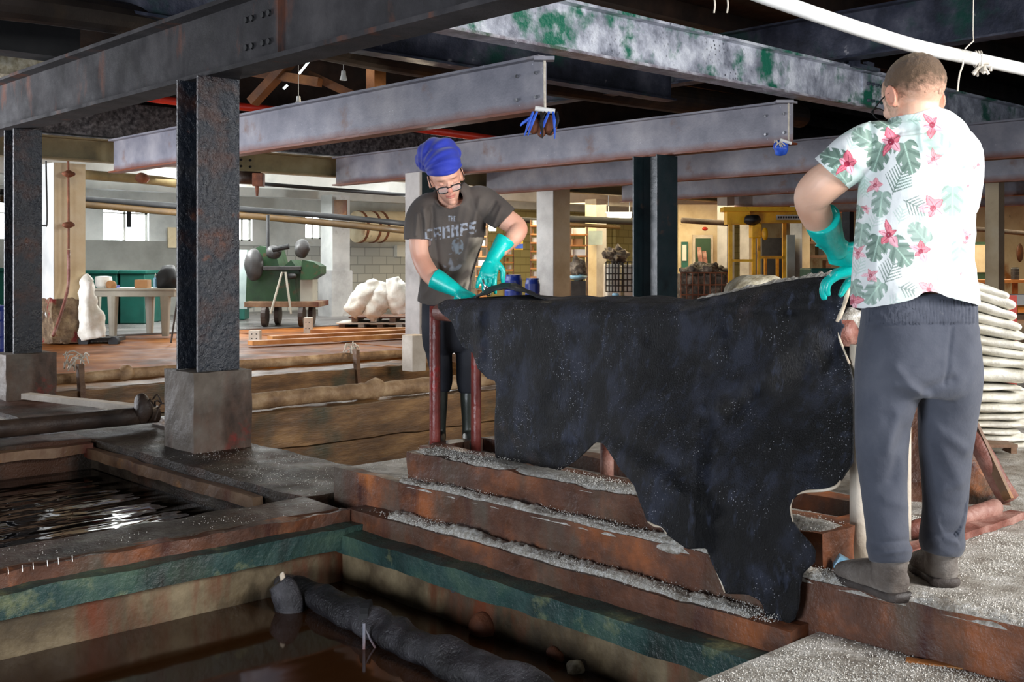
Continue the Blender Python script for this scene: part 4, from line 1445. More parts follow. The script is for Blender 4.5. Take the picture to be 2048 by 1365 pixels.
# loose salt crystals
def grains(name, label, boxes, seed):
    rnd = random.Random(seed)
    vs, fs = [], []
    for (u0, u1, v0, v1, z, n, amp) in boxes:
        for _ in range(n):
            u, v = rnd.uniform(u0, u1), rnd.uniform(v0, v1)
            if mn.noise(Vector((u * 2.3, v * 3.1, seed))) + rnd.uniform(-0.5, 0.35) < -0.05:
                continue
            c = Vector((v, u, z + rnd.uniform(0, amp)))
            r = rnd.uniform(0.0010, 0.0030)
            a = rnd.uniform(0, 6.28)
            o = len(vs)
            for k in range(3):
                vs.append(c + Vector((r * math.cos(a + k * 2.09), r * math.sin(a + k * 2.09), -0.3 * r)))
            vs.append(c + Vector((r * .3, 0, r * 1.1)))
            fs += [(o, o + 2, o + 1), (o, o + 1, o + 3), (o + 1, o + 2, o + 3), (o + 2, o, o + 3)]
    mb = MB()
    mb.v, mb.f = [tuple(v) for v in vs], fs
    one(name, mb, 'salt_grain', label, 'salt', kind='stuff')


grains('salt_grains', 'loose salt crystals scattered over the steps and the squared log',
       [(0.6, 4.9, 3.405, 3.50, 0.002, 9000, 0.03), (2.2, 4.7, 3.29, 3.42, -0.155, 8000, 0.025), (2.14, 4.5, 3.50, 3.69, 0.138, 9000, 0.022),
        (4.1, 5.02, 3.42, 4.4, 0.001, 2500, 0.002)], 3)
grains('salt_grains', 'loose salt crystals strewn over the floor round the shoes and bottom right',
       [(0.8, 2.6, 3.45, 4.6, 0.001, 38000, 0.003), (0.9, 2.06, 2.3, 3.40, -0.169, 34000, 0.003), (-0.5, 1.2, 4.0, 5.2, 0.001, 8000, 0.003)], 8)
grains('salt_grains', 'thin scatter of salt crystals on the walkway beside the pedestal',
       [(5.1, 6.8, 3.3, 3.95, -0.150, 2000, 0.001), (4.80, 5.1, 1.0, 3.2, -0.149, 600, 0.001)], 5)

# ================================================================ PEOPLE
CX = CR @ Vector((1, 0, 0))       # towards the right of the photo
CY = CR @ Vector((0, 1, 0))       # away from the camera
CZ = Vector((0, 0, 1))


def PQ(px, py, Y, ra, rb=None):
    """loft control: centre in photo pixels at depth Y, ra in pixels, rb in metres (default round)"""
    p = P(px, py, Y)
    a = ra * Y / F
    return (p.x, p.y, p.z, a, a if rb is None else rb)


def frame(fwd, up):
    f = fwd.normalized()
    r = f.cross(up).normalized()
    u = r.cross(f).normalized()
    return Matrix((r, f, u)).transposed()       # columns: right, forward, up


def head_mb(mb, c, M, s=1.0, face=True, left=1.0):
    def T(x, y, z):
        return Vector(c) + M @ Vector((x * s, y * s, z * s))
    mb.ball(T(0, -0.014, 0.032), (0.077 * s, 0.097 * s, 0.088 * s), 28, 18, M=M)
    rings = []
    for z, yc, hw, hd in ((0.075, 0.008, 0.062, 0.078), (0.045, 0.010, 0.070, 0.085), (0.015, 0.012, 0.071, 0.085), (-0.02, 0.014, 0.067, 0.082),
                          (-0.055, 0.020, 0.058, 0.072), (-0.085, 0.032, 0.046, 0.056), (-0.105, 0.042, 0.034, 0.042), (-0.120, 0.052, 0.018, 0.024)):
        p = T(0, yc, z)
        rings.append((p.x, p.y, p.z, hw * s, hd * s))
    mb.loft(rings, side=M @ Vector((1, 0, 0)), n=28, sm=4, sq=0.92)
    # nose, brow, lips, chin, cheeks
    def tb(pts, r, n=10):
        mb.tube([T(*p) for p in pts], [q * s for q in r], n=n, sm=4)
    if face:
        tb([(0, 0.090, 0.026), (0, 0.102, 0.004), (0, 0.115, -0.018), (0, 0.110, -0.030)], [0.007, 0.009, 0.0125, 0.008])
        mb.ball(T(0.011, 0.101, -0.025), 0.009 * s, 10, 8)
        mb.ball(T(-0.011, 0.101, -0.025), 0.009 * s, 10, 8)
        tb([(-0.050, 0.070, 0.034), (-0.025, 0.090, 0.040), (0, 0.091, 0.034), (0.025, 0.090, 0.040), (0.050, 0.070, 0.034)], [0.006, 0.009, 0.007, 0.009, 0.006])
        tb([(-0.024, 0.086, -0.056), (0, 0.096, -0.053), (0.024, 0.086, -0.056)], [0.003, 0.0062, 0.003])
        tb([(-0.022, 0.085, -0.064), (0, 0.094, -0.066), (0.022, 0.085, -0.064)], [0.003, 0.0068, 0.003])
        mb.ball(T(0, 0.082, -0.098), (0.020 * s, 0.017 * s, 0.016 * s), 14, 10, M=M)
        for q in (-1, 1):
            mb.ball(T(0.040 * q, 0.062, -0.018), (0.024 * s, 0.024 * s, 0.022 * s), 14, 10, M=M)
    for q in (-1, 1):
        R2 = M @ Matrix.Rotation(0.35 * q, 3, 'Z') @ Matrix.Rotation(0.15, 3, 'X')
        mb.ball(T(0.079 * q, -0.004, -0.004), (0.009 * s, 0.018 * s, 0.032 * s), 14, 12, M=R2)
        ring = [T(0.083 * q + 0.006 * q, -0.006 + 0.019 * math.cos(a), -0.002 + 0.031 * math.sin(a)) for a in [math.pi * 2 * i / 12 for i in range(13)]]
        mb.tube(ring, [0.0038 * s] * 13, n=8, sm=1)
    return T


def neck_arm(mb, pts, side=None):
    mb.loft(pts, side=side if side is not None else CX, n=20, sm=6)


def hand_mb(mb, wr, D, N, side, s=1.0, curl=(0.5, 0.7, 0.5), spread=1.0, thumb=0.5, cuff=None, curls=None, lens=None):
    """glove hand. wr wrist, D towards the fingers, N palm side, side=+1/-1 which way the thumb lies"""
    D = D.normalized()
    N = (N - D * N.dot(D)).normalized()
    S = D.cross(N) * side                     # towards the thumb

    def A(d, n, q):
        return Vector(wr) + D * d * s + N * n * s + S * q * s
    # palm
    pts = []
    for d, hw, hd, n in ((-0.03, 0.030, 0.024, 0), (0.0, 0.031, 0.024, 0), (0.03, 0.040, 0.022, 0.0), (0.06, 0.045, 0.020, 0.001), (0.085, 0.044, 0.016, 0.002), (0.098, 0.036, 0.010, 0.004)):
        p = A(d, n, 0.0)
        pts.append((p.x, p.y, p.z, hw * s, hd * s))
    mb.loft(pts, side=S, n=20, sm=4, sq=0.9)
    L0 = lens or (0.088, 0.095, 0.090, 0.072)
    offs = (0.033, 0.011, -0.012, -0.033)
    for k in range(4):
        cu = curls[k] if curls else curl
        p = A(0.078, 0.003, offs[k])
        d = (D + S * offs[k] * 4.0 * spread).normalized()
        ch = [p]
        ang = 0.0
        seg = (0.48 * L0[k], 0.30 * L0[k], 0.24 * L0[k])
        for j in range(3):
            ang += cu[j]
            dd = d * math.cos(ang) + N * math.sin(ang)
            p = p + dd * seg[j] * s
            ch.append(p)
        mb.tube(ch, [0.0115 * s, 0.0112 * s, 0.0102 * s, 0.0085 * s], n=12, sm=4)
        mb.ball(ch[-1], 0.0088 * s, 10, 8)
        mb.ball(ch[0] - N * 0.006 * s, 0.0125 * s, 10, 8)
    b = A(0.015, 0.006, 0.026)
    d1 = (D * 0.55 + S * (0.85 - 0.4 * thumb) + N * (0.25 + 0.5 * thumb)).normalized()
    d2 = (D * 0.85 + S * (0.35 - 0.5 * thumb) + N * (0.3 + 0.4 * thumb)).normalized()
    c1 = b + d1 * 0.042 * s
    c2 = c1 + d2 * 0.034 * s
    c3 = c2 + (d2 + N * 0.2).normalized() * 0.026 * s
    mb.tube([b, c1, c2, c3], [0.017 * s, 0.0145 * s, 0.0125 * s, 0.0095 * s], n=12, sm=4)
    mb.ball(c3, 0.0098 * s, 10, 8)
    if cuff:
        mb.loft(cuff, side=S, n=28, sm=5)
    return mb


def lin(*c):
    return np.array(srgb(*c)[:3])


def mixc(base, col, f):
    f = np.clip(f, 0, 1)[:, None]
    return base * (1 - f) + np.asarray(col)[None, :] * f


def vnoise(co, sc, off=0.0):
    return np.array([mn.noise(Vector((x * sc + off, y * sc, z * sc))) for x, y, z in co])


def to_px(co):
    """design coordinates used to lay out printed cloth: plane facing the camera line, in photo pixels"""
    Ri = np.array(CR.inverted())
    q = co @ Ri.T
    return 1024 + F * q[:, 0] / q[:, 1], HOR - F * (q[:, 2] - EYE) / q[:, 1], q[:, 1]


SKIN, SKIN2 = (206, 158, 132), (222, 180, 156)


# ---------------------------------------------------------------- man at the right, seen from behind
t = Thing('person', 'man seen from behind in white flowered shirt, grey trousers and teal gloves', 'person')
hc = P(1828, 196, 3.70)
HM = frame(CR @ Vector((-0.30, 0.86, -0.34)), Vector((0, 0, 1)))
bm_ = MB()
Th = head_mb(bm_, hc, HM, 1.13, face=True)
neck_arm(bm_, [PQ(1832, 285, 3.68, 42), PQ(1830, 250, 3.66, 38), PQ(1828, 222, 3.68, 37), PQ(1827, 200, 3.70, 38)])
neck_arm(bm_, [PQ(1834, 760, 3.70, 50, 0.06), PQ(1836, 700, 3.70, 92, 0.10), PQ(1832, 560, 3.70, 84, 0.10), PQ(1835, 420, 3.68, 88, 0.10), PQ(1836, 320, 3.67, 80, 0.10), PQ(1832, 270, 3.66, 50, 0.08)])
neck_arm(bm_, [PQ(1770, 300, 3.69, 26), PQ(1715, 318, 3.69, 32), PQ(1672, 350, 3.71, 38), PQ(1640, 374, 3.74, 39), PQ(1624, 396, 3.79, 35.5), PQ(1631, 428, 3.86, 32), PQ(1648, 462, 3.95, 26), PQ(1664, 490, 4.02, 19)], side=CY)
neck_arm(bm_, [PQ(1890, 300, 3.68, 36), PQ(1915, 350, 3.76, 36), PQ(1912, 420, 3.92, 33), PQ(1880, 480, 4.02, 30), PQ(1800, 515, 4.08, 26), PQ(1735, 532, 4.12, 20)], side=CY)
for (a, b, c) in (((1782, 780, 3.68), (1766, 900, 3.66), (1778, 1110, 3.66)), ((1890, 780, 3.72), (1890, 900, 3.74), (1884, 1090, 3.81))):
    neck_arm(bm_, [PQ(a[0], a[1] - 60, a[2], 34), PQ(*a, 36), PQ(*b, 27), PQ(*c, 20), PQ(c[0], c[1] + 30, c[2], 14)])
body = fuse(bm_, 0.0045, 4)


def skin_man1(co):
    q = (co - np.array(hc)) @ np.array(HM)      # head-local coordinates
    n = vnoise(co, 9)
    base = mixc(np.repeat(lin(*SKIN)[None], len(co), 0), lin(*SKIN2), 0.5 + n)
    # short fading hair at the nape and sides
    n2 = vnoise(co, 160)
    f = np.clip((q[:, 2] + 0.055 + 0.02 * n) / 0.05, 0, 1) * (q[:, 1] < 0.055) * (q[:, 2] < 0.2)
    near = (np.abs(q[:, 0]) < 0.082)
    f = f * near * (0.55 + 0.5 * n2)
    far = (np.linalg.norm(q, axis=1) < 0.16)
    base = mixc(base, lin(120, 92, 64), f * far)
    ear = (np.abs(q[:, 0]) > 0.080) & far & (q[:, 1] > -0.05)
    base = mixc(base, lin(214, 140, 118), ear * 0.6)
    return base


paint(body, skin_man1)
body_o = t.part('body', body, 'skin_paint')
# hair
hb = MB()
hb.ball(Th(0, -0.015, 0.034), (0.0805 * 1.13, 0.101 * 1.13, 0.0935 * 1.13), 120, 80, M=HM, lump=0.0025, lf=90)
hair = hb.mesh('hair')
bmx = bmesh.new()
bmx.from_mesh(hair)
HMi = HM.inverted()
dele = []
for v_ in bmx.verts:
    q = (HMi @ (v_.co - hc)) / 1.13
    lim = -0.030 + 0.008 * mn.noise(v_.co * 40) if q.y < -0.02 else -0.030 + (q.y + 0.02) * 1.3
    if q.z < lim:
        dele.append(v_)
    else:
        v_.co -= (v_.co - hc).normalized() * 0.0062 * max(0.0, 1 - (q.z - lim) / 0.05)
bmesh.ops.delete(bmx, geom=dele, context='VERTS')
smooth_rim(bmx)
bmx.to_mesh(hair)
bmx.free()
hair = modded(hair, [('SOLIDIFY', dict(thickness=0.003, offset=-1.0))])
hair.polygons.foreach_set('use_smooth', [True] * len(hair.polygons))


def hair_paint(co):
    q = (co - np.array(hc)) @ np.array(HM) / 1.13
    nf = vnoise(co, 70) + 0.7 * vnoise(co, 260)
    f = np.clip((q[:, 2] + 0.030 + 0.02 * nf) / 0.05, 0, 1) ** 0.8
    base = np.repeat(lin(*SKIN)[None], len(co), 0)
    base = mixc(base, lin(96, 74, 54), f)
    base = mixc(base, lin(158, 132, 92), np.clip((q[:, 2] - 0.085) / 0.035, 0, 1) * 0.8)
    return mixc(base, lin(60, 44, 32), np.clip(nf - 0.1, 0, 1) * f * 0.5)


paint(hair, hair_paint)
t.part('hair', hair, 'hair_paint', label='short light brown hair, faded at the nape')
# glasses
gl = MB()
for q in (-1, 1):
    gl.tube([Th(0.083 * q, -0.012, 0.012), Th(0.086 * q, 0.03, 0.010), Th(0.075 * q, 0.105, 0.004)], [0.0026] * 3, n=8)
    ring = [Th((0.038 + 0.028 * math.cos(a)) * q, 0.112 - 0.10 * (0.028 * math.cos(a)) , 0.002 + 0.020 * math.sin(a)) for a in [math.pi * 2 * i / 16 for i in range(17)]]
    gl.tube(ring, [0.0022] * 17, n=6, sm=1)
gl.tube([Th(-0.01, 0.118, 0.006), Th(0.01, 0.118, 0.006)], [0.002] * 2, n=6)
t.part('glasses', gl, 'black')

# shirt
sb = MB()
sb.loft([PQ(1829, 628, 3.69, 124, 0.165), PQ(1828, 590, 3.69, 123, 0.165), PQ(1826, 520, 3.69, 116, 0.155), PQ(1829, 450, 3.69, 113, 0.155), PQ(1834, 390, 3.69, 113, 0.16),
         PQ(1837, 340, 3.69, 112, 0.16), PQ(1838, 300, 3.69, 108, 0.15), PQ(1837, 270, 3.69, 94, 0.135), PQ(1834, 250, 3.685, 74, 0.115), PQ(1830, 236, 3.68, 54, 0.09), PQ(1828, 230, 3.68, 46, 0.075)],
        side=CX, n=48, sm=6, sq=0.88)
sb.loft([PQ(1800, 296, 3.69, 46), PQ(1750, 292, 3.69, 50), PQ(1708, 312, 3.69, 49), PQ(1680, 334, 3.70, 46), PQ(1660, 350, 3.715, 45), PQ(1655, 354, 3.72, 44)], side=CY, n=30, sm=6)
sb.loft([PQ(1860, 300, 3.69, 50), PQ(1905, 306, 3.70, 54), PQ(1915, 345, 3.74, 50), PQ(1912, 390, 3.82, 47), PQ(1909, 410, 3.86, 46)], side=CY, n=30, sm=6)
sb.loft([PQ(1831, 246, 3.665, 55, 0.085), PQ(1830, 232, 3.665, 50, 0.078)], side=CX, n=30, sm=1)
shirt = fuse(sb, 0.0040, 6)
n = len(shirt.vertices)
co = np.empty(n * 3)
shirt.vertices.foreach_get('co', co)
co = co.reshape(-1, 3)
sx, sy, sd = to_px(co)
# wrinkles: gentle cloth displacement along the viewing line
wr = np.zeros(n)
nn1, nn2 = vnoise(co, 7, 3.0), vnoise(co * np.array([1, 1, 2.2]), 11, 8.0)
wr += 0.007 * nn1 + 0.005 * nn2


def ridge(ax, ay, bx, by, amp, wd):
    dx, dy = bx - ax, by - ay
    q = np.clip(((sx - ax) * dx + (sy - ay) * dy) / (dx * dx + dy * dy), 0, 1)
    d = np.hypot(sx - ax - q * dx, sy - ay - q * dy)
    return amp * np.exp(-d * d / (2 * wd * wd))


back = sd < 3.69
for a in ((1742, 250, 1748, 345, -0.012, 6), (1735, 400, 1728, 560, -0.010, 7), (1755, 420, 1742, 600, 0.008, 8), (1790, 245, 1800, 262, 0.006, 5), (1838, 250, 1846, 300, 0.006, 5),
          (1865, 590, 1945, 540, 0.010, 8), (1850, 560, 1935, 505, -0.010, 9), (1880, 520, 1950, 470, 0.008, 9), (1790, 590, 1850, 570, 0.007, 8), (1800, 545, 1900, 530, -0.006, 9),
          (1700, 330, 1735, 350, -0.008, 6), (1870, 300, 1935, 370, 0.006, 12), (1690, 300, 1720, 340, 0.006, 6), (1945, 420, 1925, 340, -0.012, 6)):
    wr += -ridge(*a) * back
co2 = co.copy()
for k in range(3):
    co2[:, k] += wr * np.array(CY)[k] * np.where(back, 1, 0.3)
shirt.vertices.foreach_set('co', co2.ravel())
# hem: cut the shirt off along the photo's hem line, and the sleeve ends
hem = np.interp(sx, [1690, 1705, 1740, 1790, 1822, 1838, 1850, 1862, 1876, 1895, 1925, 1955], [620, 618, 617, 609, 602, 594, 585, 584, 588, 596, 604, 611])
hem = np.where(back, hem, 612)
bmx = bmesh.new()
bmx.from_mesh(shirt)
bmx.verts.ensure_lookup_table()
e0, e1 = (1640, 328), (1692, 374)     # left sleeve end line
crossv = (e1[0] - e0[0]) * (sy - e0[1]) - (e1[1] - e0[1]) * (sx - e0[0])
dele = [bmx.verts[i] for i in range(n) if sy[i] > hem[i] or (sx[i] < 1700 and crossv[i] > 0)]
bmesh.ops.delete(bmx, geom=dele, context='VERTS')
smooth_rim(bmx)
bmx.to_mesh(shirt)
bmx.free()

FL = [  # flowers: x, y, size, rotation, strength
    (1782, 284, 27, 0.5, 1.0), (1694, 328, 25, 0.2, 1.0), (1864, 250, 24, 0.9, 0.85), (1866, 318, 20, 0.3, 0.6), (1750, 371, 17, 0.1, 0.75), (1866, 417, 27, 0.7, 0.7),
    (1777, 470, 25, 0.4, 0.9), (1841, 503, 21, 0.2, 0.8), (1741, 552, 16, 0.6, 0.7), (1716, 507, 17, 0.9, 0.65), (1858, 580, 20, 1.2, 0.6), (1704, 604, 20, 0.2, 0.8),
    (1934, 476, 15, 0.6, 0.7), (1936, 372, 12, 0.4, 0.45), (1956, 330, 12, 0.1, 0.6), (1732, 418, 10, 1.4, 0.6), (1922, 548, 14, 0.5, 0.3)]
MO = [  # monstera leaves: x, y, size, direction angle, darkness, stretch
    (1728, 277, 26, 2.6, 0.7, 1), (1816, 315, 33, -1.3, 0.85, 1), (1756, 314, 30, -1.9, 0.85, 1), (1667, 316, 27, 2.9, 0.95, 1), (1682, 350, 22, 2.2, 0.7, 1), (1760, 243, 20, 2.6, 0.9, 1),
    (1872, 284, 28, 2.4, 0.35, 1), (1762, 408, 26, -1.7, 0.6, 1), (1905, 402, 30, -1.6, 0.45, 1), (1838, 468, 26, 2.3, 0.45, 1), (1800, 505, 32, -0.9, 0.75, 1), (1752, 497, 27, -1.8, 0.85, 1),
    (1722, 470, 24, -1.7, 0.6, 1), (1919, 506, 23, -1.6, 0.35, 1), (1748, 585, 27, -2.2, 0.6, 1), (1712, 580, 20, -1.2, 0.6, 1), (1938, 320, 24, -1.6, 0.3, 1), (1790, 245, 14, 0.5, 0.6, 1), (1718, 425, 14, -1.8, 0.7, 1)]
PA = [  # palm fronds: base x, y, tip x, y, leaflet length, strength
    (1786, 386, 1806, 340, 30, 0.9), (1770, 566, 1788, 526, 26, 0.8), (1810, 402, 1848, 420, 22, 0.8), (1800, 575, 1830, 583, 18, 0.7), (1798, 445, 1806, 418, 18, 0.4), (1832, 447, 1850, 430, 16, 0.4),
    (1780, 612, 1796, 596, 16, 0.35), (1896, 346, 1905, 300, 20, 0.25), (1700, 300, 1720, 262, 18, 0.35), (1740, 265, 1752, 300, 16, 0.4), (1820, 240, 1850, 236, 12, 0.5), (1712, 550, 1722, 520, 16, 0.4),
    (1880, 560, 1830, 545, 22, 0.35), (1745, 455, 1760, 420, 16, 0.35), (1838, 366, 1866, 352, 20, 0.25), (1870, 540, 1905, 560, 20, 0.25), (1728, 350, 1730, 390, 14, 0.35)]


def floral(co):
    x, y, d = to_px(co)
    rgb = np.repeat(lin(222, 226, 226)[None], len(co), 0)
    wash = vnoise(co, 8, 1.0)
    rgb = mixc(rgb, lin(178, 214, 200), np.clip((wash - 0.12) * 2.2, 0, 0.55))
    # palms
    for (bx, by, tx, ty, L, st) in PA:
        dx, dy = tx - bx, ty - by
        ln = math.hypot(dx, dy)
        ux, uy = dx / ln, dy / ln
        a = (x - bx) * ux + (y - by) * uy
        b = -(x - bx) * uy + (y - by) * ux
        a2 = a - np.abs(b) * 0.9                 # leaflets sweep forward
        inside_ = (a2 > -2) & (a2 < ln) & (np.abs(b) < L * (1 - np.clip(a2 / ln, 0, 1) * 0.55))
        leaf = (np.sin(a2 * 2 * math.pi / 7.5) > 0.0 + 0.8 * (np.abs(b) / L))
        f = (inside_ & leaf) * st
        f = np.maximum(f, ((a > -4) & (a < ln) & (np.abs(b) < 1.0)) * st)
        rgb = mixc(rgb, lin(92, 118, 106) if st > 0.6 else lin(132, 178, 156), f)
    # monstera
    for (cx, cy, s, th, dk, st) in MO:
        s *= 1.18
        dx, dy = x - cx, y - cy
        a = (dx * math.cos(th) - dy * math.sin(th)) / s      # towards the tip
        b = (dx * math.sin(th) + dy * math.cos(th)) / s
        r = np.hypot(a, b)
        ang = np.arctan2(b, a)
        rim = 0.98 * (1 - 0.10 * np.cos(ang) - 0.30 * np.exp(-((np.abs(ang) - math.pi) / 0.35) ** 2)) * (0.82 + 0.18 * np.cos(2 * ang))
        veins = np.sin((np.abs(b) * 0.8 - a * 1.0) * 9.5 + 0.6)
        slit = (veins > 0.62) & (np.abs(b) > 0.30 + 0.1 * np.sin(a * 7)) & (r > 0.3)
        f = (r < rim) & ~slit
        tone = lin(96, 122, 108) * dk + lin(168, 202, 186) * (1 - dk)
        rgb = mixc(rgb, tone, f * (0.55 + 0.45 * dk))
        rgb = mixc(rgb, lin(176, 206, 190), ((np.abs(b) < 0.035) & (r < rim)) * 0.8)
        rgb = mixc(rgb, lin(66, 88, 80), f * ((veins < -0.65) & (np.abs(b) > 0.08)) * 0.55 * dk)
    # hibiscus
    for (cx, cy, s, th, st) in FL:
        dx, dy = x - cx, y - cy
        r = np.hypot(dx, dy) / s
        ang = np.arctan2(dy, dx) + th
        idxp = np.floor((ang + math.pi / 5) / (2 * math.pi / 5)) % 5
        pa = (ang + math.pi / 5) % (2 * math.pi / 5) - math.pi / 5          # angle off the petal's axis
        ln = 1.0 + 0.28 * np.sin(idxp * 2.3 + cx)                            # petals of unequal length
        wd = (0.34 + 0.12 * np.sin(idxp * 1.7 + cy)) * np.sin(np.pi * np.clip(r / ln, 0, 1) ** 0.75) + 0.03
        off = np.abs(np.sin(pa) * r + 0.10 * np.sin(r * 3.0 + idxp))
        f = (off < wd) & (r < ln) & (np.cos(pa) > 0.3)
        inner = np.clip(1 - off / np.maximum(wd, 0.01), 0, 1)
        strong = (idxp % 2 == 0)
        tone = np.where(strong[:, None], lin(216, 84, 108)[None], lin(242, 168, 184)[None])
        tone = tone * (0.75 + 0.25 * inner)[:, None] + lin(250, 214, 222)[None] * (0.22 * inner)[:, None]
        ff = (f * st)[:, None]
        rgb = rgb * (1 - ff) + tone * ff
        rgb = mixc(rgb, lin(150, 26, 60), (f & (r < 0.24)) * st)
        rgb = mixc(rgb, lin(158, 40, 70), (f & (off < 0.035) & (r < 0.8)) * st * 0.8)
        rgb = mixc(rgb, lin(166, 50, 76), (f & (off > wd - 0.06) & strong) * st * 0.7)
    return rgb


shirt = modded(shirt, [('SUBSURF', dict(levels=1, render_levels=1, subdivision_type='SIMPLE'))])
paint(shirt, floral)
shirt = modded(shirt, [('SOLIDIFY', dict(thickness=0.002, offset=-1.0))])
t.part('shirt', shirt, 'floral', label='white short sleeved shirt printed with green leaves and pink flowers')

# trousers
tb_ = MB()
tb_.loft([PQ(1838, 585, 3.70, 108, 0.135), PQ(1838, 620, 3.70, 110, 0.14), PQ(1837, 670, 3.69, 115, 0.150), PQ(1836, 720, 3.69, 120, 0.155), PQ(1836, 762, 3.69, 118, 0.145), PQ(1834, 790, 3.69, 108, 0.11)],
         side=CX, n=44, sm=5, sq=0.85)
tb_.loft([PQ(1782, 700, 3.69, 66, 0.13), PQ(1778, 760, 3.69, 66, 0.125), PQ(1768, 830, 3.68, 56.5, 0.10), PQ(1764, 900, 3.67, 51, 0.09), PQ(1767, 960, 3.66, 46, 0.082), PQ(1771, 1020, 3.64, 43, 0.076),
          PQ(1776, 1075, 3.62, 41, 0.07), PQ(1778, 1105, 3.615, 43, 0.074), PQ(1780, 1124, 3.61, 38, 0.066)], side=CX, n=32, sm=6)
tb_.loft([PQ(1892, 700, 3.70, 62, 0.13), PQ(1900, 760, 3.70, 60, 0.125), PQ(1895, 830, 3.72, 57, 0.10), PQ(1891, 900, 3.74, 51, 0.09), PQ(1891, 960, 3.75, 46, 0.082), PQ(1889, 1020, 3.76, 42, 0.078),
          PQ(1884, 1060, 3.77, 41, 0.074), PQ(1884, 1085, 3.77, 44, 0.078), PQ(1882, 1106, 3.77, 38, 0.068)], side=CX, n=32, sm=6)
tr = fuse(tb_, 0.007, 4)
n = len(tr.vertices)
co = np.empty(n * 3)
tr.vertices.foreach_get('co', co)
co = co.reshape(-1, 3)
sx, sy, sd = to_px(co)
back = sd < 3.70
wr = 0.010 * vnoise(co * np.array([1, 1, 0.7]), 8) + 0.004 * vnoise(co, 22)
for a in ((1790, 770, 1850, 790, 0.014, 7), (1850, 780, 1905, 760, -0.012, 7), (1795, 830, 1772, 900, 0.010, 8), (1810, 860, 1785, 960, -0.010, 8), (1860, 850, 1930, 900, 0.010, 9),
          (1870, 880, 1915, 960, 0.008, 9), (1905, 655, 1892, 770, -0.006, 3), (1745, 640, 1722, 720, -0.008, 4), (1790, 740, 1830, 785, 0.012, 8), (1735, 1108, 1820, 1098, 0.012, 5),
          (1740, 1090, 1820, 1085, -0.010, 5), (1845, 1060, 1920, 1085, 0.012, 6), (1850, 1078, 1925, 1068, -0.010, 5), (1770, 1000, 1815, 1015, 0.006, 7), (1860, 985, 1920, 970, 0.006, 7)):
    wr += ridge(*a)
# elasticated waistband
wb = (sy < 648) & (sy > 600)
wr += wb * 0.004 * np.sin(sx * 2 * math.pi / 7.0)
wr += 0.008 * np.exp(-((sy - 650) / 3.0) ** 2) * -1
for k in range(3):
    co[:, k] -= wr * np.array(CY)[k] * np.where(back, 1, -0.5)
tr.vertices.foreach_set('co', co.ravel())
tro = t.part('trousers', tr, 'trousers')
pk = MB()
pb(pk, 1930, 1952, 676, 748, 3.615, 0.012)
pk.cut(0.02)
t.part('pocket', pk, 'trousers', parent=tro, bevel=0.003)


def shoe(heel, toe, h, m_up='old_leather', w=0.050, sole=True, name='shoe', ank=None):
    d = (toe - heel)
    d.z = 0
    L = d.length
    d.normalize()
    s = Vector((d.y, -d.x, 0))
    mb = MB()
    w *= 1.12
    prof = ((0.00, 0.028, 0.030, 0.050), (0.06, 0.042, 0.042, 0.052), (0.25, 0.045, 0.05, 0.056), (0.45, 0.046, 0.047, 0.052), (0.65, 0.052, 0.040, 0.046), (0.82, 0.052, 0.033, 0.040), (0.94, 0.042, 0.026, 0.034), (1.0, 0.02, 0.016, 0.028))
    pts = []
    for q, hw, hh, zc in prof:
        p = heel + d * L * q
        pts.append((p.x, p.y, zc * 1.1, hw * w / 0.05, hh * 1.12))
    mb.loft(pts, side=s, n=24, sm=5, sq=0.85, lump=0.004)
    a = heel + d * L * 0.22
    top = ank or (a + Vector((0, 0, h)))
    mb.loft([(a.x, a.y, 0.05, 0.052, 0.058), ((a.x + top.x) / 2, (a.y + top.y) / 2, 0.10, 0.054, 0.062), (top.x, top.y, h, 0.058, 0.062)], side=s, n=22, sm=5, lump=0.006)
    up = fuse(mb, 0.006, 3)
    sl = MB()
    pts = []
    for q, hw in ((-0.03, 0.030), (0.05, 0.046), (0.3, 0.044), (0.5, 0.044), (0.7, 0.056), (0.88, 0.052), (0.98, 0.036), (1.02, 0.015)):
        p = heel + d * L * q
        pts.append((p.x, p.y, 0.016, hw * w / 0.05, 0.016))
    sl.loft(pts, side=s, n=20, sm=5, sq=0.5, lump=0.003)
    return up, sl, d, s


for (hx, tx, ak) in (((1803, 1206), (1684, 1158), P(1781, 1112, 3.63)), ((1893, 1176), (1842, 1140), P(1883, 1094, 3.78))):
    up, sl, d_, s_ = shoe(onz(*hx, 0.0), onz(*tx, 0.0), 0.19, ank=ak)
    sh = t.part('shoe', up, 'old_leather', label='worn grey leather work shoe')
    t.part('sole', sl, 'shoe_sole', parent=sh, smooth=True)
    lc = MB()
    a = onz(*hx, 0.0) + d_ * 0.13 + Vector((0, 0, 0.10))
    for k in range(3):
        p = a + d_ * 0.022 * k + Vector((0, 0, -0.009 * k))
        lc.tube([p + s_ * 0.035 + Vector((0, 0, -0.012)), p + Vector((0, 0, 0.012)), p - s_ * 0.035 + Vector((0, 0, -0.012))], [0.004] * 3, n=6)
    t.part('laces', lc, 'black', parent=sh, smooth=True)

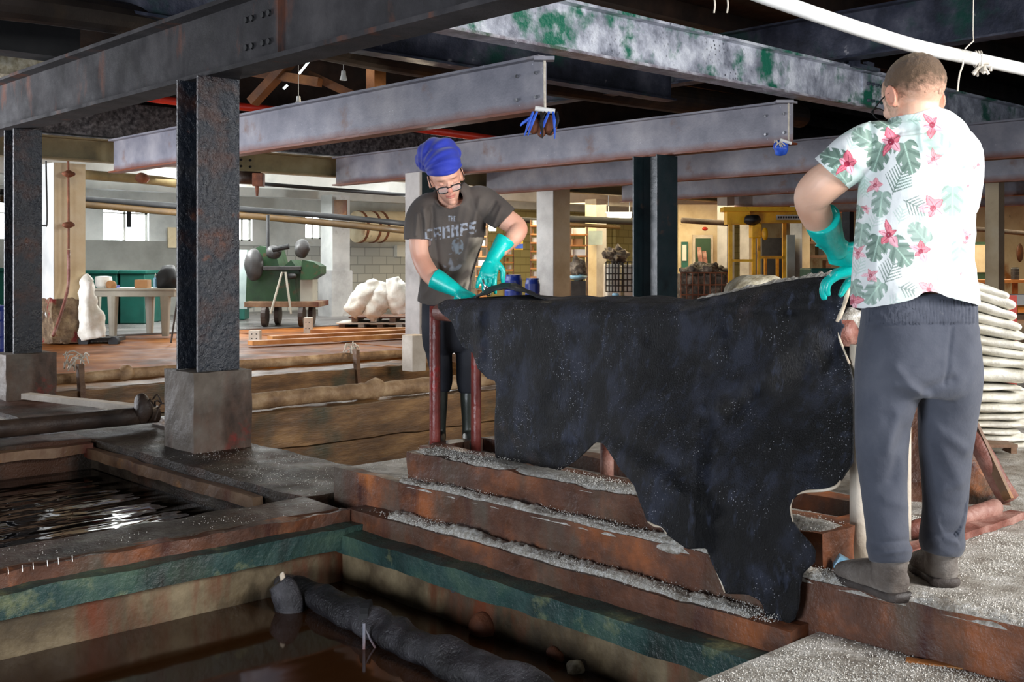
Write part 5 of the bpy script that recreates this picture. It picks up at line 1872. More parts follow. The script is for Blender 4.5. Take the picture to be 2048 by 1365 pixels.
# gloves
gb = MB()
wl = P(1672, 492, 4.03)
hand_mb(gb, wl, (P(1697, 552, 4.15) - wl), CR @ Vector((0.55, 0.75, -0.3)), 1, 1.18, curl=(0.7, 0.9, 0.6), spread=0.5, thumb=0.8,
        cuff=[PQ(1643, 436, 3.88, 37), PQ(1650, 456, 3.93, 34), PQ(1659, 474, 3.98, 28), PQ(1668, 490, 4.02, 24), PQ(1676, 504, 4.05, 22)])
gb.loft([PQ(1664, 415, 3.86, 5, 0.006), PQ(1664, 430, 3.87, 12, 0.012), PQ(1662, 450, 3.91, 18, 0.02), PQ(1662, 470, 3.96, 18, 0.03)], side=CX, n=16, sm=4)
for k in range(4):
    gb.loft([PQ(1652 + k * 7, 478 + k * 5, 3.985 + 0.015 * k, 26 - k, 0.045), PQ(1654 + k * 7, 481 + k * 5, 3.985 + 0.015 * k, 26 - k, 0.045)], side=CR @ Vector((0.8, 0, 0.5)), n=18, sm=1)
t.part('glove', fuse(gb, 0.0045, 3), 'glove', label='teal rubber glove with flared cuff')
gb = MB()
wl = P(1722, 534, 4.10)
hand_mb(gb, wl, (P(1668, 550, 4.12) - wl), CR @ Vector((0.0, 0.1, -1)), -1, 1.15, curl=(0.35, 0.6, 0.5), spread=0.7, thumb=0.9,
        cuff=[PQ(1775, 522, 4.09, 30), PQ(1750, 528, 4.1, 26), PQ(1725, 533, 4.1, 22), PQ(1712, 537, 4.1, 21)])
t.part('glove', fuse(gb, 0.0045, 3), 'glove')
t.done(base=W(uv_of(P(1830, 900, 3.7))[0], uv_of(P(1830, 900, 3.7))[1], 0.0))

# ---------------------------------------------------------------- man at the left, facing the camera
t = Thing('person', 'man with blue head wrap, glasses and grey T-shirt bending over the hide', 'person')
YH = 6.50
hc2 = P(892, 357, YH)
HM2 = frame(CR @ Vector((0.20, -0.86, -0.46)), CR @ Vector((-0.24, -0.1, 1.0)))
S2 = 1.16
bm_ = MB()
Th2 = head_mb(bm_, hc2, HM2, S2)
neck_arm(bm_, [PQ(900, 425, 6.62, 30, 0.075), PQ(898, 400, 6.58, 22, 0.066), PQ(894, 375, 6.56, 21), PQ(891, 352, 6.54, 21)])
neck_arm(bm_, [PQ(892, 640, 6.72, 40, 0.07), PQ(893, 560, 6.70, 42, 0.09), PQ(904, 480, 6.66, 48, 0.09), PQ(906, 430, 6.62, 52, 0.085), PQ(902, 400, 6.59, 30, 0.065)])
neck_arm(bm_, [PQ(862, 418, 6.60, 20), PQ(842, 450, 6.58, 21), PQ(838, 485, 6.56, 20), PQ(843, 518, 6.55, 18.5), PQ(857, 545, 6.49, 18.5), PQ(876, 565, 6.43, 15.5), PQ(898, 577, 6.39, 11.5)], side=CY)
neck_arm(bm_, [PQ(960, 410, 6.60, 19), PQ(990, 426, 6.58, 20), PQ(1015, 441, 6.56, 22), PQ(1036, 456, 6.53, 19), PQ(1030, 472, 6.48, 18.5), PQ(1014, 488, 6.42, 15.5), PQ(1000, 506, 6.36, 11.5)], side=CY)
for a in ((880, 1), (936, 1)):
    neck_arm(bm_, [PQ(a[0], 620, 6.74, 14), PQ(a[0] + 2, 720, 6.74, 11), PQ(a[0] + 1, 770, 6.73, 9), PQ(a[0], 860, 6.73, 8)])
body = fuse(bm_, 0.0048, 3)
n = len(body.vertices)
co = np.empty(n * 3)
body.vertices.foreach_get('co', co)
co = co.reshape(-1, 3)
q = (co - np.array(hc2)) @ np.array(HM2) / S2
hd = np.zeros((n, 3))
for sgn in (-1, 1):       # sockets, nostril creases, mouth line
    d2 = ((q[:, 0] - sgn * 0.032) / 0.019) ** 2 + ((q[:, 2] - 0.012) / 0.012) ** 2
    hd[:, 1] -= 0.0085 * np.exp(-d2) * (q[:, 1] > 0.03)
    d2 = ((q[:, 0] - sgn * 0.020) / 0.006) ** 2 + ((q[:, 2] + 0.036) / 0.012) ** 2
    hd[:, 1] -= 0.003 * np.exp(-d2) * (q[:, 1] > 0.03)
hd[:, 1] -= 0.004 * np.exp(-((q[:, 2] + 0.0605) / 0.0028) ** 2) * (np.abs(q[:, 0]) < 0.024) * (q[:, 1] > 0.05)
co += (hd * S2) @ np.array(HM2).T
body.vertices.foreach_set('co', co.ravel())


def skin_man2(co):
    q = (co - np.array(hc2)) @ np.array(HM2) / S2
    n_ = vnoise(co, 12)
    base = mixc(np.repeat(lin(212, 152, 128)[None], len(co), 0), lin(226, 176, 152), 0.5 + n_)
    near = np.linalg.norm(q, axis=1) < 0.17
    fr = near & (q[:, 1] > 0.03)
    lip = fr & (np.abs(q[:, 0]) < 0.024) & (q[:, 2] < -0.051) & (q[:, 2] > -0.070)
    base = mixc(base, lin(176, 92, 84), lip * 0.7)
    nose = fr & (np.hypot(q[:, 0], q[:, 2] + 0.02) < 0.018)
    base = mixc(base, lin(208, 116, 100), nose * 0.5)
    for sgn in (-1, 1):
        ck = np.exp(-(((q[:, 0] - sgn * 0.04) / 0.02) ** 2 + ((q[:, 2] + 0.02) / 0.018) ** 2)) * fr
        base = mixc(base, lin(210, 120, 104), ck * 0.45)
        br = np.exp(-(((q[:, 0] - sgn * 0.032) / 0.018) ** 2 + ((q[:, 2] - 0.037 + 0.004 * np.abs(q[:, 0] / 0.03)) / 0.0045) ** 2)) * fr
        base = mixc(base, lin(120, 88, 70), np.clip(br * 0.9, 0, 0.7))
        ld = np.exp(-(((q[:, 0] - sgn * 0.032) / 0.015) ** 2 + ((q[:, 2] - 0.003) / 0.0022) ** 2)) * fr
        base = mixc(base, lin(90, 56, 48), np.clip(ld, 0, 0.75))
    st = fr & (q[:, 2] < -0.045) & ~lip
    base = mixc(base, lin(176, 138, 122), st * (0.25 + 0.3 * vnoise(co, 150)))
    return base


paint(body, skin_man2)
t.part('body', body, 'skin_paint')
ey = MB()
for sgn in (-1, 1):
    ey.ball(Th2(0.032 * sgn, 0.0745, 0.010), (0.0145 * S2, 0.0125 * S2, 0.0105 * S2), 16, 12, M=HM2)
paint_me = ey.mesh('eyelids', True)
paint(paint_me, lambda c: np.repeat(lin(214, 160, 138)[None], len(c), 0))
t.part('eyelids', paint_me, 'skin_paint')
# glasses
gl = MB()
lens = MB()
for sgn in (-1, 1):
    def gp_(a, k=1.0):
        ca, sa = math.cos(a), math.sin(a)
        ca = math.copysign(abs(ca) ** 0.6, ca)
        sa = math.copysign(abs(sa) ** 0.6, sa)
        x = 0.033 + 0.0255 * ca * k
        return Th2(x * sgn, 0.112 - 0.18 * max(0, x - 0.03), -0.010 + 0.0165 * sa * k)
    pts = [gp_(math.pi * 2 * i / 20) for i in range(21)]
    gl.tube(pts, [0.0028] * 21, n=6, sm=1)
    top = [gp_(math.pi * i / 10) for i in range(11)]
    gl.tube(top, [0.0036] * 11, n=6, sm=1)
    o = len(lens.v)
    vv = [gp_(math.pi * 2 * i / 20, 0.97) for i in range(20)]
    off = HM2 @ Vector((0, 0.0015, 0))
    lens.v += [tuple(p) for p in vv] + [tuple(p + off) for p in vv]
    lens.f += [tuple(range(o, o + 20)), tuple(range(o + 39, o + 19, -1))] + [(o + i, o + 20 + i, o + 20 + (i + 1) % 20, o + (i + 1) % 20) for i in range(20)]
    gl.tube([Th2(0.0585 * sgn, 0.106, -0.004), Th2(0.080 * sgn, 0.085, 0.0), Th2(0.086 * sgn, 0.03, 0.018), Th2(0.083 * sgn, -0.006, 0.030)], [0.003] * 4, n=6)
gl.tube([Th2(-0.009, 0.113, -0.002), Th2(0, 0.118, 0.001), Th2(0.009, 0.113, -0.002)], [0.003] * 3, n=6)
gls = t.part('glasses', gl, 'black', smooth=True)
t.part('lens', lens, 'lens_glass', parent=gls)
# head wrap
tw = MB()
tw.ball(Th2(0, -0.018, 0.090), (0.094 * S2, 0.112 * S2, 0.072 * S2), 36, 24, M=HM2)
tw.ball(P(878, 308, 6.56), (0.128, 0.13, 0.098), 36, 24)
tw.ball(P(865, 318, 6.62), (0.098, 0.11, 0.088), 30, 20)
rg = [Th2(0.083 * math.sin(a), -0.014 + 0.108 * math.cos(a), 0.062 - 0.012 * math.cos(a) * -1 * 0.4 - 0.02 * (1 - math.cos(a)) * 0.5) for a in [math.pi * 2 * i / 28 for i in range(29)]]
tw.tube(rg, [0.012] * 29, n=10, sm=1)
wrap = fuse(tw, 0.006, 6)
n = len(wrap.vertices)
co = np.empty(n * 3)
wrap.vertices.foreach_get('co', co)
co = co.reshape(-1, 3)
cw = np.array(P(872, 330, 6.56))
dv = co - cw
nr = dv / np.linalg.norm(dv, axis=1)[:, None]
Ri = np.array(CR.inverted())
loc = dv @ Ri.T
ph = np.arctan2(loc[:, 2] + 0.06, loc[:, 0] + 0.10)
co += nr * (0.0045 * np.sin(ph * 17 + 22 * loc[:, 1]) + 0.004 * vnoise(co, 14))[:, None]
wrap.vertices.foreach_set('co', co.ravel())
t.part('head_wrap', wrap, 'turban', label='royal blue cloth head wrap')

# T-shirt
sb = MB()
sb.loft([PQ(889, 628, 6.74, 54, 0.135), PQ(889, 600, 6.74, 54, 0.14), PQ(892, 560, 6.72, 51, 0.14), PQ(899, 510, 6.68, 56, 0.145), PQ(906, 465, 6.65, 62, 0.145), PQ(908, 430, 6.63, 64, 0.135),
         PQ(905, 405, 6.60, 58, 0.12), PQ(902, 390, 6.59, 42, 0.10), PQ(898, 383, 6.585, 32, 0.085)], side=CX, n=48, sm=6, sq=0.9)
sb.loft([PQ(885, 412, 6.61, 26), PQ(860, 416, 6.60, 31), PQ(843, 434, 6.59, 31), PQ(836, 460, 6.575, 28.5), PQ(835, 486, 6.565, 27)], side=CY, n=28, sm=6)
sb.loft([PQ(925, 408, 6.61, 26), PQ(958, 402, 6.60, 31), PQ(982, 416, 6.59, 31), PQ(1003, 432, 6.57, 29), PQ(1018, 443, 6.56, 27)], side=CY, n=28, sm=6)
rgc = []
for i in range(25):
    a = math.pi * 2 * i / 24
    rgc.append(P(899 + 31 * math.sin(a), 396 + 21 * math.cos(a) * 1.0 - 3, 6.57 - 0.11 * math.cos(a)))
sb.tube(rgc, [0.012] * 25, n=10, sm=1)
tee = fuse(sb, 0.0055, 4)
n = len(tee.vertices)
co = np.empty(n * 3)
tee.vertices.foreach_get('co', co)
co = co.reshape(-1, 3)
sx, sy, sd = to_px(co)
front = sd < 6.66
wr = 0.008 * vnoise(co, 9, 4.0)
for a in ((848, 420, 866, 560, 0.020, 4), (862, 415, 880, 560, -0.016, 4), (960, 400, 930, 520, 0.022, 5), (975, 440, 940, 560, -0.024, 6), (985, 455, 955, 570, 0.024, 5), (935, 420, 905, 520, 0.010, 5),
          (955, 500, 915, 590, -0.022, 5), (890, 480, 960, 440, 0.008, 6), (845, 590, 900, 540, 0.016, 5), (850, 560, 905, 520, -0.012, 5), (990, 405, 970, 440, -0.014, 3), (1002, 415, 985, 455, 0.014, 3),
          (835, 430, 832, 470, 0.014, 3), (845, 440, 842, 478, -0.012, 3), (925, 395, 915, 440, 0.008, 4), (880, 408, 898, 416, -0.006, 4), (940, 560, 920, 600, 0.02, 5)):
    wr += ridge(*a)
for k in range(3):
    co[:, k] -= wr * np.array(CY)[k] * np.where(front, 1, 0.2)
# open neck: push the front neckline down towards the chest
dn = ((sx - 899) / 25.0) ** 2 + ((sy - 396) / 15.0) ** 2
dip = np.exp(-dn ** 2) * front
for k in range(3):
    co[:, k] += dip * 0.085 * np.array(CY)[k]
tee.vertices.foreach_set('co', co.ravel())
bmx = bmesh.new()
bmx.from_mesh(tee)
bmx.verts.ensure_lookup_table()
hem = np.interp(sx, [830, 842, 860, 900, 950], [600, 608, 612, 612, 606])
hole = ((((sx - 900) / 25.0) ** 2 + ((sy - 397) / 20.0) ** 2) < 1) & front
e0, e1 = (1026, 424), (986, 464)
cr_ = (e1[0] - e0[0]) * (sy - e0[1]) - (e1[1] - e0[1]) * (sx - e0[0])
bmesh.ops.delete(bmx, geom=[bmx.verts[i] for i in range(n) if sy[i] > hem[i] or hole[i] or (sx[i] < 868 and 480 < sy[i] < 492 and sx[i] < 862) or (sx[i] > 985 and cr_[i] < 0)], context='VERTS')
smooth_rim(bmx)
bmx.to_mesh(tee)
bmx.free()
tee = modded(tee, [('SUBSURF', dict(levels=1, render_levels=1, subdivision_type='SIMPLE'))])
FONT = {'T': ('111', '010', '010', '010', '010'), 'H': ('101', '101', '111', '101', '101'), 'E': ('111', '100', '110', '100', '111'), 'C': ('111', '100', '100', '100', '111'),
        'R': ('111', '101', '110', '101', '101'), 'A': ('111', '101', '111', '101', '101'), 'M': ('101', '111', '101', '101', '101'), 'P': ('111', '101', '111', '100', '100'),
        'S': ('111', '100', '111', '001', '111')}


def tee_paint(co):
    x, y, d = to_px(co)
    n_ = vnoise(co, 6)
    rgb = mixc(np.repeat(lin(68, 60, 55)[None], len(co), 0), lin(86, 78, 72), 0.5 + n_)
    fr = d < 6.66
    ink = lin(150, 156, 168)
    wear = vnoise(co, 45)

    def put(txt, x0, y0, cw_, ch, slope, st):
        nonlocal rgb
        for i, c in enumerate(txt):
            for r_ in range(5):
                for k in range(3):
                    if FONT[c][r_][k] == '1':
                        xa = x0 + i * cw_ + k * cw_ / 3.7
                        ya = y0 + r_ * ch / 5 + slope * (xa - x0)
                        m = (x > xa) & (x < xa + cw_ / 3.5) & (y > ya) & (y < ya + ch / 4.9) & fr
                        rgb = mixc(rgb, ink, m * st * np.clip(0.75 + 2.2 * wear, 0, 1))
    put('THE', 896, 432, 5.6, 11, 0.02, 0.75)
    put('CRAMPS', 850, 459, 17.6, 24, -0.16, 0.85)
    # faded figure print below
    m = (((x - 915) / 12.0) ** 2 + ((y - 493) / 17.0) ** 2 < 1) & fr
    rgb = mixc(rgb, lin(120, 132, 144), m * np.clip(0.35 + 1.4 * wear, 0, 0.6))
    m = (((x - 905) / 20.0) ** 2 + ((y - 525) / 18.0) ** 2 < 1) & fr
    rgb = mixc(rgb, lin(126, 132, 142), m * np.clip(0.1 + 2.4 * vnoise(co, 30, 5), 0, 0.6))
    # pale salt stain down the right side
    m = np.exp(-(((x - 945 + (y - 520) * 0.25) / 13.0) ** 2)) * (y > 475) * fr
    rgb = mixc(rgb, lin(196, 186, 170), np.clip(m * (0.55 + 0.9 * vnoise(co, 12, 9)), 0, 0.8))
    return rgb


paint(tee, tee_paint)
tee = modded(tee, [('SOLIDIFY', dict(thickness=0.003, offset=-1.0))])
t.part('t_shirt', tee, 'tee', label='faded grey brown T-shirt with worn pale lettering')

# trousers and boots
tb_ = MB()
tb_.loft([PQ(891, 590, 6.74, 46, 0.115), PQ(892, 620, 6.74, 49, 0.125), PQ(897, 660, 6.74, 54, 0.13), PQ(902, 690, 6.74, 55, 0.12), PQ(904, 705, 6.74, 46, 0.09)], side=CX, n=36, sm=5, sq=0.88)
tb_.loft([PQ(872, 650, 6.74, 30, 0.10), PQ(876, 690, 6.74, 28), PQ(881, 730, 6.73, 24), PQ(884, 765, 6.72, 21), PQ(882, 782, 6.72, 17)], side=CX, n=26, sm=5)
tb_.loft([PQ(932, 650, 6.74, 30, 0.10), PQ(938, 690, 6.74, 28), PQ(938, 730, 6.73, 26), PQ(936, 765, 6.72, 23), PQ(936, 786, 6.72, 18)], side=CX, n=26, sm=5)
t.part('trousers', fuse(tb_, 0.008, 4), 'dark_trousers')
for (x, x2) in ((880, 870), (936, 944)):
    mb = MB()
    mb.loft([PQ(x, 772, 6.72, 15.5), PQ(x, 800, 6.72, 15.5), PQ(x, 850, 6.73, 12), PQ(x, 878, 6.73, 12.5)], side=CX, n=22, sm=5)
    f0 = PY(x, 6.78, 0.05)
    f1 = PY(x2, 6.48, 0.035)
    mb.loft([(f0.x, f0.y, 0.05, 0.038, 0.045), ((f0.x * 2 + f1.x) / 3, (f0.y * 2 + f1.y) / 3, 0.05, 0.044, 0.046), ((f0.x + 2 * f1.x) / 3, (f0.y + 2 * f1.y) / 3, 0.045, 0.048, 0.04), (f1.x, f1.y, 0.035, 0.036, 0.028)], side=CX, n=20, sm=5)
    t.part('boot', fuse(mb, 0.007, 3), 'rubber_boot', label='dark green rubber boot')
# gloves
gb = MB()
wl = P(922, 586, 6.37)
hand_mb(gb, wl, (P(952, 606, 6.22) - wl), CR @ Vector((0.1, 0.2, -1)), -1, 1.12, curl=(0.45, 0.7, 0.5), spread=0.4, thumb=0.7,
        cuff=[PQ(868, 556, 6.43, 21), PQ(880, 563, 6.42, 20), PQ(900, 574, 6.40, 16), PQ(918, 584, 6.38, 12.5), PQ(930, 590, 6.35, 11)])
t.part('glove', fuse(gb, 0.005, 3), 'glove')
gb = MB()
wl = P(985, 519, 6.32)
hand_mb(gb, wl, (P(973, 560, 6.26) - wl), CR @ Vector((0.25, 0.9, 0.0)), 1, 1.2, spread=1.2, thumb=0.4,
        curls=((0.25, 0.5, 0.3), (0.35, 0.6, 0.4), (0.3, 0.5, 0.4), (0.1, 0.3, 0.3)),
        cuff=[PQ(1012, 478, 6.40, 20), PQ(1004, 490, 6.39, 18.5), PQ(995, 503, 6.36, 15.5), PQ(986, 518, 6.33, 14), PQ(981, 530, 6.31, 13.5)])
t.part('glove', fuse(gb, 0.005, 3), 'glove', label='teal rubber glove with loose flared cuff')
t.done(base=(uv_of(P(908, 800, 6.73))[1], uv_of(P(908, 800, 6.73))[0], 0.0))
# hook
mb = MB()
mb.tube([P(966, 560, 6.22), P(968, 568, 6.2), P(971, 576, 6.2)], [0.006] * 3, n=8)
for k, (x, y) in enumerate(((972, 578), (976, 586))):
    ring = [P(x + 4.2 * math.cos(a) + (2 if k else 0) * math.sin(a), y + 5.5 * math.sin(a), 6.2) for a in [math.pi * 2 * i / 12 for i in range(13)]]
    mb.tube(ring, [0.004] * 13, n=6, sm=1)
one('chain_hook', mb, 'steel_bright', 'short bright chain hook held in the raised teal glove', 'hook', smooth=True)

# ================================================================ BACKGROUND OF THE HALL
def fl(Y):
    return HOR + EYE * F / Y


def PB(name, label, cat, x0, x1, y0, y1, Y, d, m, group=None, bevel=0.0, rz=None, kind=None):
    mb = MB()
    pb(mb, x0, x1, y0, y1, Y, d, rz)
    return one(name, mb, m, label, cat, group, kind, bevel=bevel)


def drum(x0, x1, y0, y1, Y, m, label, name='plastic_drum', lid=True):
    r = (x1 - x0) / 2 * Y / F
    zt, zb = P(0, y0, Y).z, max(0.0, P(0, y1, Y).z)
    c = PY((x0 + x1) / 2, Y + r, zb)
    h = zt - zb
    t = Thing(name, label, 'drum')
    t.part('drum_body', MB().lathe(c, [(r * 0.9, 0), (r, 0.06 * h), (r, 0.3 * h), (r * 0.96, 0.32 * h), (r, 0.34 * h), (r, 0.66 * h), (r * 0.96, 0.68 * h), (r, 0.70 * h), (r, 0.88 * h), (r * 0.82, 0.97 * h)], n=28), m, smooth=False)
    if lid:
        t.part('lid', MB().lathe(c, [(r * 0.84, 0.965 * h), (r * 0.84, 1.0 * h), (r * 0.5, 1.005 * h)], n=24), m)
    return t


# long pipes under the white ceiling
for pts, r, m, lab in (
        ([(150, 348), (300, 360), (352, 367)], 0.075, 'olive_pipe', 'fat olive pipe sloping behind the near column, left part'),
        ([(476, 355), (520, 357)], 0.10, 'dark_pipe', 'fat dark pipe end with valve right of the near column'),
        ([(0, 384), (165, 398), (352, 412), (475, 418), (650, 432), (815, 448)], 0.055, 'black', 'long black pipe crossing the white room'),
        ([(0, 398), (165, 409), (352, 425), (475, 430), (650, 446), (815, 462)], 0.065, 'ochre_pipe', 'ochre pipe just below the long black pipe'),
        ([(520, 368), (650, 378), (820, 391)], 0.035, 'black', 'thinner black pipe above the long one, left of the bending man'),
        ([(985, 438), (1075, 442)], 0.06, 'black', 'black pipe left of the grey and cream pillar'),
        ([(1138, 438), (1275, 444)], 0.07, 'black', 'black pipe in front of the lit tube lamp'),
        ([(1138, 449), (1240, 455)], 0.04, 'ochre_pipe', 'ochre pipe under the black one near the lamp'),
        ([(1364, 441), (1460, 447)], 0.06, 'dark_pipe', 'dark pipe right of the green column'),
        ([(1945, 458), (2060, 468)], 0.05, 'dark_pipe', 'dark pipe above the doorway at far right')):
    Yp = 19.5 if pts[0][0] < 900 else 23.5
    Yp = 16.9 if pts[0][0] in (150, 476) else Yp
    one('ceiling_pipe', MB().tube([P(x, y, Yp + (x - pts[0][0]) * 0.0035) for x, y in pts], [r] * len(pts), n=12), m, lab, 'pipe', smooth=True)
t = Thing('drain_valve', 'rusty valve hanging on the pipe right of the near column', 'valve')
mb = MB()
pb(mb, 504, 525, 346, 372, 16.7, 0.18)
t.part('valve_body', mb, 'rust', bevel=0.01)
t.part('stem', MB().tube([P(514, 370, 16.8), P(514, 392, 16.8)], [0.035, 0.02], n=8), 'rust')
t.done()
one('pipe_elbow', MB().ball(P(284, 356, 17.1), (0.11, 0.11, 0.08), lump=0.03), 'rust', 'rusty lump of a joint on the olive pipe', 'joint', smooth=True)
# rod, valves and hose on the left pillar
pl_Y = 15.45
t = Thing('wall_pipe', 'thin rusty upright pipe with two round valves on the cream pillar', 'pipe')
t.part('pipe_run', MB().tube([P(136, 318, pl_Y), P(137, 420, pl_Y), P(137, 498, pl_Y)], [0.018] * 3, n=8), 'rust')
for y in (348, 450):
    t.part('valve', MB().ball(P(137, y, pl_Y - 0.02), (0.09, 0.05, 0.045), lump=0.012, lf=20), 'rust', smooth=True)
t.done()
one('hose', MB().tube([P(137, 500, pl_Y), P(137, 560, pl_Y), P(133, 590, pl_Y - 0.1), P(118, 640, pl_Y - 0.3), P(106, 672, pl_Y - 0.5)], [0.022] * 5, n=8), 'pink_log', 'faded red hose drooping down the cream pillar', 'hose', smooth=True)
one('conduit', MB().tube([P(92, 322, pl_Y), P(94, 440, pl_Y), P(90, 451, pl_Y), P(84, 451, pl_Y)], [0.012] * 4, n=6), 'black', 'thin black cable beside the cream pillar', 'cable')
# bins, sacks, table
def bin_(x0, x1, y0, y1, Y, d, label):
    t = Thing('plastic_bin', label, 'bin')
    mb = MB()
    pb(mb, x0, x1, y0 + 6, y1, Y, d)
    t.part('bin_body', mb, 'green_bin', bevel=0.02)
    mb = MB()
    pb(mb, x0 - 2, x1 + 2, y0, y0 + 7, Y - 0.04, d + 0.08)
    t.part('rim', mb, 'green_bin', bevel=0.01)
    return t.done()


bin_(170, 234, 541, 649, 20.6, 1.0, 'dark green plastic bin behind the table, left one')
bin_(239, 290, 541, 648, 20.6, 1.0, 'dark green plastic bin behind the table, right one')
bin_(-30, 19, 536, 612, 20.5, 1.0, 'dark green bin seen left of the left column')
bin_(474, 489, 512, 640, 21.9, 0.4, 'small green box right of the near column')
drum(-30, 18, 612, 705, 12.6, 'blue_plastic', 'bright blue drum at the left edge').done()
t = Thing('plastic_table', 'grey plastic table carrying tubs and a box, left of the near column', 'table')
TY = 17.0
mb = MB()
pb(mb, 184, 350, 577, 582, TY, 1.0)
t.part('tabletop', mb, 'table_plastic', bevel=0.01)
mb = MB()
pb(mb, 186, 348, 581, 594, TY + 0.04, 0.92)
t.part('apron', mb, 'table_plastic', bevel=0.01)
for (x, dy) in ((226, 0), (331, 0), (192, 0.8), (300, 0.8)):
    a = PY(x, TY + 0.1 + dy, 0.0)
    b = PY(x, TY + 0.1 + dy, 0.62)
    t.part('leg', MB().loft([(a.x, a.y, a.z, 0.05, 0.05), (b.x, b.y, b.z, 0.075, 0.075)], side=CX, n=12, sm=1, sq=0.5), 'table_plastic')
t.done()
c = P(207, 566, TY + 0.3)
zt = P(0, 577, TY).z + 0.005
one('plastic_tub', MB().lathe((c.x, c.y, zt), [(0.10, 0), (0.12, 0.03), (0.13, 0.12), (0.12, 0.17), (0.05, 0.18)], n=20), 'white_plastic', 'round white tub on the left end of the table', 'tub')
one('tan_lump', MB().ball(P(222, 571, TY + 0.12), (0.08, 0.08, 0.07), lump=0.03, lf=14), 'card', 'lumpy tan sponge next to the white tub', 'sponge', smooth=True)
PB('cardboard_box', 'small tan cardboard box on the table', 'box', 269, 294, 560, 577, TY + 0.2, 0.2, 'card')
t = Thing('pump_bottle', 'clear pump bottle on the table right of the box', 'bottle')
c = P(311, 577, TY + 0.3)
t.part('bottle_body', MB().lathe((c.x, c.y, zt), [(0.035, 0), (0.038, 0.02), (0.038, 0.13), (0.015, 0.16)], n=16), 'light_blue')
t.part('pump', MB().lathe((c.x, c.y, zt + 0.16), [(0.012, 0), (0.012, 0.03), (0.006, 0.05), (0.006, 0.07)], n=10), 'white_plastic')
t.done()
PB('blue_cloth', 'little blue cloth on the table behind the sponge', 'cloth', 226, 233, 571, 577, TY + 0.4, 0.15, 'blue_plastic')
one('bin_bag', MB().ball(P(336, 560, TY + 0.3), (0.17, 0.2, 0.22), lump=0.06, lf=7), 'black', 'black plastic bag bulging beside the near column', 'bag', smooth=True)
mb = MB().loft([PQ(188, 678, 15.75, 22, 0.15), PQ(184, 655, 15.75, 25, 0.17), PQ(179, 620, 15.75, 20, 0.15), PQ(174, 585, 15.75, 14, 0.11), PQ(177, 562, 15.75, 13, 0.10), PQ(182, 556, 15.75, 12, 0.05)], side=CX, n=24, sm=5, lump=0.05)
one('open_sack', mb, 'sack', 'tall crumpled white sack against the cream pillar', 'sack', smooth=True)
t = Thing('hand_truck', 'low dark trolley base with wheels under the crumpled sack', 'trolley')
mb = MB()
pb(mb, 160, 232, 676, 684, 15.9, 0.4)
t.part('deck', mb, 'machine_dark')
for x in (166, 226):
    a = P(x, 684, 15.75)
    t.part('wheel', MB().tube([a, a + CY * 0.1], [0.07, 0.07], n=16), 'black')
t.done()
va = onu(335, 500, 23).x
vb = onu(354, 500, 23).x
one('hanging_cloth', MB().buv(22.95, 23.0, va, vb, onu(345, 496, 23).z, onu(345, 455, 23).z), 'cream_plaster', 'cream cloth hanging on the far white wall near the column', 'cloth')
PB('grey_bracket', 'dark metal strip hanging in front of the far left window', 'bracket', 253, 261, 413, 455, 23.55, 0.05, 'black')
# leaning poles by the column
one('leaning_pole', MB().tube([P(356, 590, 16.0), onz(342, 686, 0.0)], [0.014, 0.014], n=8), 'dark_pipe', 'thin dark pole leaning beside the near column', 'pole')
# machine on the trolley
t = Thing('green_machine', 'old dark green machine with levers standing behind the flat trolley', 'machine')
MY = 19.95
mb = MB()
q = [P(x, y, MY) for x, y in ((491, 604), (600, 604), (600, 545), (582, 520), (560, 540), (548, 497), (520, 492), (495, 506))]
bk = CY * 0.9
nq = len(q)
mb.add([*q, *[p + bk for p in q]], [tuple(range(nq - 1, -1, -1)), tuple(range(nq, 2 * nq))] + [(i, (i + 1) % nq, nq + (i + 1) % nq, nq + i) for i in range(nq)])
t.part('machine_body', mb, 'machine_green')
mb = MB()
q = [P(x, y, MY - 0.15) for x, y in ((600, 560), (622, 560), (641, 548), (641, 533), (626, 524), (604, 520))]
nq = len(q)
mb.add([*q, *[p + CY * 0.6 for p in q]], [tuple(range(nq - 1, -1, -1)), tuple(range(nq, 2 * nq))] + [(i, (i + 1) % nq, nq + (i + 1) % nq, nq + i) for i in range(nq)])
t.part('head_guard', mb, 'machine_green')
mb = MB()
pb(mb, 590, 625, 556, 604, MY, 0.5)
t.part('pedestal', mb, 'table_plastic')
mb = MB()
pb(mb, 525, 602, 533, 541, MY - 0.2, 0.5)
t.part('machine_bed', mb, 'machine_dark', bevel=0.01)
for (x, y, rx, rz) in ((508, 530, 0.16, 0.3), (604, 498, 0.11, 0.17), (548, 505, 0.12, 0.12), (582, 552, 0.06, 0.06)):
    t.part('housing', MB().ball(P(x, y, MY - 0.15), (rx, 0.18, rz), lump=0.03), 'machine_dark', smooth=True)
t.part('lever', MB().tube([P(545, 500, MY - 0.3), P(578, 493, MY - 0.3)], [0.04, 0.05], n=10), 'black')
t.part('riser', MB().tube([P(536, 500, MY), P(536, 430, MY)], [0.03, 0.03], n=8), 'black')
t.part('a_frame', MB().tube([P(541, 628, MY - 0.5), P(564, 545, MY - 0.4), P(571, 545, MY - 0.4), P(582, 628, MY - 0.5)], [0.02] * 4, n=8, sm=1), 'table_plastic')
t.done()
PB('machine_cabinet', 'pale grey green cabinet edge between column and machine', 'cabinet', 476, 494, 500, 618, MY + 0.4, 0.7, 'machine_grey')
t = Thing('flat_trolley', 'flat wooden trolley with iron wheels in front of the green machine', 'trolley')
mb = MB()
pb(mb, 488, 637, 604, 615, 19.6, 1.1)
t.part('deck', mb, 'brown_timber', bevel=0.01)
